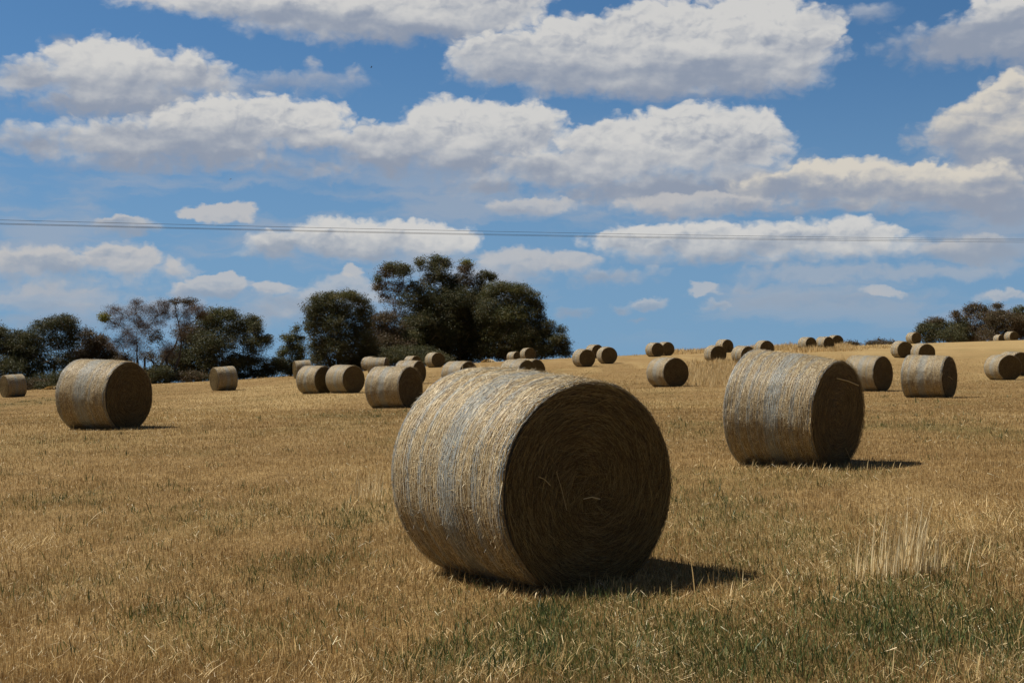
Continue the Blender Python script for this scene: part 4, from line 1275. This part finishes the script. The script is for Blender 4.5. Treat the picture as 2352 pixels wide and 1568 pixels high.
tree(382, 880, 122, [(405, 694, 12, 9, .7, 'brown'), (432, 692, 18, 11, .7, 'brown'), (402, 720, 10, 20, .22, 'twig'), (430, 720, 18, 22, .25, 'twig'), (455, 712, 22, 14, .35, 'twig'), (470, 728, 16, 12, .4, 'brown'), (425, 755, 22, 20, .2, 'twig')],
     'thin topped gum with two brownish tips, right of the bare ones', 'brown', BARK_DARK, stems=2, fork=0.30, group=GL, trunk_w=0.14, twigs=2.0)
tree(455, 878, 127, [(500, 726, 38, 17, 1, 'green'), (530, 722, 18, 14, 1), (480, 745, 34, 22, 1), (575, 738, 20, 16, 1), (590, 755, 18, 18, .9), (545, 755, 38, 28, 1), (440, 770, 44, 28, 1, 'brown'), (500, 785, 55, 32, 1), (615, 778, 16, 12, .9), (590, 790, 34, 20, 1), (570, 825, 40, 22, 1), (450, 820, 60, 35, 1), (520, 840, 55, 26, 1), (400, 825, 34, 34, .8), (430, 855, 60, 18, .8)],
     'broad dense gum with dark rounded heads, right end of the left row', 'dark', BARK_DARK, stems=2, group=GL)
tree(604, 868, 128, [(625, 842, 22, 18, .9), (610, 852, 22, 14, .9), (580, 855, 18, 10, .8), (645, 835, 18, 16, .8)], 'low round shrub left of the slim young tree', 'dark', BARK_DARK, group='low bushes on the crest', fork=.2, kind='bush')
tree(668, 862, 129, [(682, 752, 6, 12, .8), (676, 770, 11, 13, .8), (688, 778, 8, 12, .7), (665, 782, 14, 12, .8), (652, 775, 8, 8, .7), (672, 800, 20, 16, .8), (690, 805, 14, 20, .8), (655, 808, 16, 12, .8), (680, 830, 22, 20, .8), (648, 835, 20, 16, .8), (660, 852, 30, 12, .8)],
     'slim young ragged tree standing apart before the round bushy tree', 'green', BARK_DARK, group=GL, fork=.3)
tree(782, 852, 150, [(735, 688, 22, 16, 1, 'green'), (760, 684, 18, 14, 1), (795, 680, 30, 13, 1, 'green'), (825, 690, 20, 14, 1), (718, 712, 22, 20, 1), (750, 715, 30, 24, 1), (790, 712, 34, 26, 1), (835, 715, 20, 20, 1), (722, 745, 24, 26, 1), (770, 750, 44, 30, 1), (825, 750, 30, 30, 1), (735, 785, 30, 26, .9), (785, 795, 50, 30, 1), (840, 790, 30, 30, 1), (745, 825, 36, 26, .9), (810, 835, 60, 24, 1), (850, 825, 30, 30, 1)],
     'round bushy dense tree left of the tallest trees', 'dark', BARK_DARK, stems=3, fork=.25, group=GM)
tree(880, 850, 196, [(880, 735, 34, 18, 1, 'brown'), (860, 760, 30, 22, 1), (905, 765, 40, 26, 1, 'brown'), (870, 795, 44, 28, 1), (920, 805, 46, 28, 1), (880, 825, 60, 22, 1, 'brown'), (940, 780, 26, 22, 1, 'green')],
     'low brownish tree filling the gap beside the tallest trees', 'brown', BARK_DARK, group=GM)
tree(1000, 840, 203, [(905, 612, 30, 12, 1, 'green'), (925, 622, 24, 16, .8), (890, 625, 22, 14, .8, 'brown'), (868, 640, 10, 10, .8, 'green'), (872, 658, 16, 12, .6, 'brown'), (885, 655, 24, 16, .35, 'brown'), (925, 655, 32, 24, .45, 'brown'), (882, 682, 16, 12, .4, 'brown'), (905, 690, 30, 18, .30, 'brown'), (945, 690, 30, 26, .5), (965, 660, 22, 20, .6), (975, 700, 36, 26, .8), (925, 725, 34, 18, .35, 'brown'), (965, 745, 44, 28, .9), (990, 785, 50, 30, 1), (940, 790, 36, 24, .8, 'brown'), (1000, 820, 50, 18, 1), (985, 735, 40, 40, 1), (960, 780, 55, 45, 1)],
     'spreading vase shaped gum with bare pale limbs, left of the tallest crown', 'dark', BARK_PALE, stems=2, fork=.22, group=GM, trunk_w=0.30)
tree(1040, 838, 206, [(1002, 596, 20, 10, 1, 'green'), (1018, 604, 16, 12, 1), (992, 612, 16, 12, .8), (966, 600, 13, 10, 1, 'green'), (968, 615, 8, 10, .5), (1008, 630, 26, 22, .9), (985, 645, 20, 18, .6, 'brown'), (1072, 604, 10, 8, 1, 'fresh'), (1070, 618, 18, 14, .8, 'brown'), (1040, 650, 26, 22, .9), (1072, 645, 24, 20, .6, 'brown'), (1112, 632, 18, 10, 1), (1130, 638, 14, 9, 1), (1105, 650, 20, 16, .6), (1010, 680, 40, 28, 1), (1060, 690, 44, 30, 1), (1100, 680, 26, 24, .9, 'green'), (1030, 730, 50, 32, 1), (1085, 735, 40, 32, 1), (1040, 780, 50, 32, 1), (1090, 790, 40, 30, 1), (1060, 820, 60, 18, 1), (1050, 710, 60, 45, 1), (1010, 770, 60, 45, 1), (1090, 770, 55, 45, 1)],
     'tallest gum of the big clump, ragged crown of separate leafy heads', 'dark', BARK_PALE, stems=2, fork=.3, group=GM, trunk_w=0.32)
tree(1175, 834, 202, [(1150, 660, 36, 13, 1, 'green'), (1185, 666, 34, 14, 1, 'green'), (1125, 675, 24, 18, 1, 'green'), (1210, 684, 28, 18, 1, 'green'), (1165, 690, 50, 22, .75), (1228, 705, 22, 18, 1), (1125, 715, 36, 28, 1), (1180, 725, 46, 26, .9, 'green'), (1235, 735, 20, 22, 1), (1150, 765, 46, 28, 1, 'green'), (1205, 770, 42, 28, 1), (1130, 805, 50, 26, 1), (1190, 810, 46, 20, .9), (1225, 765, 26, 24, 1), (1160, 740, 60, 45, 1), (1190, 785, 60, 36, 1)],
     'domed green gum forming the right shoulder of the big clump', 'dark', BARK_PALE, stems=3, fork=.3, group=GM)
tree(1238, 832, 199, [(1262, 752, 18, 14, 1), (1250, 770, 26, 18, 1), (1285, 758, 12, 10, .9), (1280, 780, 22, 14, 1), (1300, 795, 14, 12, 1), (1270, 800, 34, 18, 1), (1240, 805, 30, 22, 1), (1295, 812, 18, 10, .9)],
     'low dark tree at the right end of the big clump, drooping outline', 'dark', BARK_DARK, group=GM, fork=.3)
tree(930, 846, 190, [(905, 815, 50, 20, 1), (960, 815, 50, 20, 1), (860, 830, 40, 16, .8), (1000, 825, 40, 16, 1)], 'dark bush below the vase shaped gum', 'dark', BARK_DARK, group='low bushes on the crest', fork=.2, kind='bush')
# right clump, farther off
tree(2140, 795, 300, [(2148, 738, 24, 9, 1, 'brown'), (2125, 750, 18, 10, 1), (2165, 745, 14, 9, 1), (2140, 760, 34, 16, 1), (2115, 765, 12, 12, .8), (2165, 772, 30, 16, 1), (2130, 780, 24, 12, .9)],
     'rounded tree at the left end of the right hand clump', 'dark', BARK_DARK, group=GR)
tree(2198, 795, 306, [(2196, 721, 12, 7, 1, 'brown'), (2194, 732, 13, 7, .7, 'brown'), (2205, 745, 22, 14, .9), (2190, 760, 26, 16, 1), (2210, 775, 28, 14, 1)],
     'narrow tree with one raised round head in the right hand clump', 'dark', BARK_DARK, group=GR)
tree(2244, 794, 310, [(2244, 705, 20, 8, 1, 'brown'), (2228, 714, 13, 9, .9, 'brown'), (2260, 714, 16, 9, .9), (2222, 728, 14, 10, .7, 'brown'), (2245, 730, 26, 12, .45, 'brown'), (2285, 703, 14, 7, 1, 'brown'), (2268, 735, 18, 14, .8), (2240, 755, 40, 16, .9, 'brown'), (2225, 775, 40, 14, 1)],
     'umbrella shaped gum, tallest of the right hand clump', 'brown', BARK_PALE, group=GR, stems=2)
tree(2300, 792, 305, [(2300, 722, 30, 12, 1, 'brown'), (2280, 735, 26, 14, 1, 'brown'), (2320, 738, 34, 16, 1), (2290, 758, 44, 18, 1), (2340, 765, 34, 20, 1, 'brown'), (2280, 778, 50, 12, 1)],
     'broad brownish gum at the right of the right hand clump', 'brown', BARK_PALE, group=GR)
tree(2345, 790, 312, [(2330, 715, 7, 9, 1), (2346, 712, 8, 10, 1), (2338, 728, 16, 10, 1), (2356, 728, 16, 12, 1), (2350, 748, 30, 16, 1), (2375, 735, 22, 20, 1), (2390, 765, 40, 20, 1)],
     'dark pointed tree at the right edge of the photo', 'green', BARK_DARK, group=GR)
tree(2020, 801, 292, [(2005, 789, 14, 6, 1, 'brown'), (2025, 786, 16, 6, 1, 'brown'), (2040, 788, 14, 6, 1), (2020, 794, 34, 6, 1)], 'low spreading bush on the skyline left of the heap of four bales', 'brown', BARK_DARK, kind='bush', group='low bushes on the crest', fork=.2)
tree(1955, 803, 285, [(1950, 789, 12, 6, 1, 'brown'), (1962, 793, 14, 6, 1), (1940, 793, 10, 6, 1, 'brown'), (1955, 798, 22, 5, 1)], 'low bush showing behind the bale pair in the tall grass', 'brown', BARK_DARK, kind='bush', group='low bushes on the crest', fork=.2)
tree(1882, 804, 285, [(1882, 789, 8, 6, 1, 'brown'), (1880, 796, 12, 6, 1)], 'small bush between two bales on the skyline', 'brown', BARK_DARK, kind='bush', group='low bushes on the crest', fork=.2)
tree(278, 886, 120, [(262, 862, 30, 16, 1), (300, 858, 30, 18, 1, 'brown'), (285, 872, 44, 12, 1)], 'low dark bush under the mistletoe bearing gum', 'dark', BARK_DARK, kind='bush', group='low bushes on the crest', fork=.2)
tree(355, 883, 120, [(340, 862, 26, 14, 1, 'brown'), (372, 856, 30, 18, 1), (355, 870, 44, 12, 1)], 'low brown bush under the thin stemmed bare gums', 'dark', BARK_DARK, kind='bush', group='low bushes on the crest', fork=.2)
tree(160, 892, 119, [(150, 868, 40, 18, 1), (190, 866, 40, 20, 1), (100, 872, 40, 14, .9)], 'dark bush at the foot of the domed gum', 'dark', BARK_DARK, kind='bush', group='low bushes on the crest', fork=.2)
tree(425, 881, 121, [(405, 866, 34, 12, 1), (445, 864, 34, 13, 1, 'brown'), (480, 868, 30, 9, .9)], 'dark bush at the foot of the broad dense gum', 'dark', BARK_DARK, kind='bush', group='low bushes on the crest', fork=.2)
tree(560, 871, 127, [(535, 862, 30, 10, 1), (570, 862, 26, 9, .8), (600, 862, 20, 8, .8)], 'low dark bush right of the broad dense gum', 'dark', BARK_DARK, kind='bush', group='low bushes on the crest', fork=.2)
tree(60, 896, 118, [(40, 880, 34, 14, 1), (80, 882, 34, 12, 1, 'brown'), (110, 884, 24, 9, .9)], 'dark bush beside the tree cut by the left edge', 'dark', BARK_DARK, kind='bush', group='low bushes on the crest', fork=.2)
# ------------------------------------------------------------------ overhead cables and two birds
m_cable, CB, cb_out = material('cable_metal')
_p = CB.node('ShaderNodeBsdfPrincipled'); CB.l.new(_p.outputs[0], cb_out.inputs[0])
CB.put(_p.inputs['Base Color'], CB.ramp(CB.noise(CB.node('ShaderNodeTexCoord').outputs['Object'], 0.8, 2.0), [(0.3, (0.045, 0.05, 0.055)), (0.7, (0.08, 0.085, 0.09))]))
_p.inputs['Roughness'].default_value = 0.6


def cable(pts, label):
    """pts: (x, y) survey pixels in the 4096 px frame; the line runs away to the right"""
    P = []
    for (x, y) in pts:
        px, py = x * 2352 / 4096, y * 2352 / 4096
        q = px / 2352.0
        P.append(at(px, py, 85 + 45 * q))
    A = np.array([tuple(p) for p in P]); t = A[:, 0]
    cy = np.polyfit(t, A[:, 1], 1); cz = np.polyfit(t, A[:, 2], 2)
    t0, t1 = t.min() - 40, t.max() + 60
    ts = np.linspace(t0, t1, 90)
    path = [(float(a), float(np.polyval(cy, a)), float(np.polyval(cz, a))) for a in ts]
    v, f = tube(path, [0.0105] * len(path), 6)
    c = Vector(path[len(path) // 2])
    o = link('power_cable', mesh_np('power_cable', np.array(v) - np.array(c), np.array(f), smooth=True), m_cable)
    o.location = c
    return tag(o, label, 'cable', 'thin overhead power cables across the sky')


cable([(0, 864), (400, 884), (1300, 919), (2000, 938), (2700, 950), (3600, 953), (4096, 946)], 'uppermost of three thin power cables crossing the sky')
cable([(0, 877), (400, 897), (1300, 932), (2000, 949), (2700, 958.5), (3600, 959.5), (4096, 952)], 'middle one of three thin power cables crossing the sky')
cable([(0, 882), (400, 900.5), (1300, 934), (2000, 952), (2700, 964), (3600, 966), (4096, 959)], 'lowest of three thin power cables crossing the sky')

m_bird, BD, bd_out = material('bird_feathers')
_p = BD.node('ShaderNodeBsdfPrincipled'); BD.l.new(_p.outputs[0], bd_out.inputs[0])
BD.put(_p.inputs['Base Color'], BD.ramp(BD.noise(BD.node('ShaderNodeTexCoord').outputs['Object'], 12.0, 3.0), [(0.3, (0.012, 0.011, 0.010)), (0.7, (0.04, 0.034, 0.028))]))
_p.inputs['Roughness'].default_value = 0.7


def bird(px, py, dist, heading, roll, flap, label):
    """body, two swept wings and a fan tail in one continuous skin"""
    prof = [(-0.16, 0.004, 0.01), (-0.13, 0.014, 0.012), (-0.10, 0.026, 0.01), (-0.02, 0.036, 0.0), (0.08, 0.028, 0.0), (0.14, 0.014, 0.0), (0.20, 0.022, 0.004), (0.27, 0.034, 0.004)]
    vs, fs, S = [], [], 8
    for k, (yy, r, dz) in enumerate(prof):
        for s in range(S):
            a = 2 * PI * s / S
            flat = 0.28 if k >= 6 else 0.9
            vs.append((math.cos(a) * r, yy, math.sin(a) * r * flat + dz))
    for k in range(len(prof) - 1):
        for s in range(S): fs.append((k * S + s, k * S + (s + 1) % S, (k + 1) * S + (s + 1) % S, (k + 1) * S + s))
    for sg in (-1, 1):
        b = len(vs)
        st = [(0.02, -0.06, 0.09, 0.0), (0.14, -0.09, 0.07, 0.35), (0.28, -0.05, 0.07, 0.30), (0.42, 0.04, 0.07, 0.05)]
        for (xx, le, te, up) in st:
            z = xx * flap * (1 if xx < .2 else 0.8)
            th = 0.008 * (1 - xx / .5) + 0.002
            vs += [(sg * xx, le, z + th), (sg * xx, te, z), (sg * xx, le, z - th)]
        for k in range(3):
            o = b + k * 3
            for i in range(3): fs.append((o + i, o + (i + 1) % 3, o + 3 + (i + 1) % 3, o + 3 + i))
    o = link('bird', mesh_np('bird', np.array(vs), np.array(fs), smooth=True), m_bird)
    o.location = at(px, py, dist)
    o.scale = (0.36, 0.36, 0.36)
    o.rotation_euler = (0.1, roll, heading)
    return tag(o, label, 'bird')


bird(853, 155, 95, 1.9, 0.25, 0.25, 'tiny dark bird gliding in the blue gap beside the wispy cloud')
bird(530, 411, 95, 1.2, -0.3, -0.35, 'tiny dark bird with drooping wings below the left hand clouds')
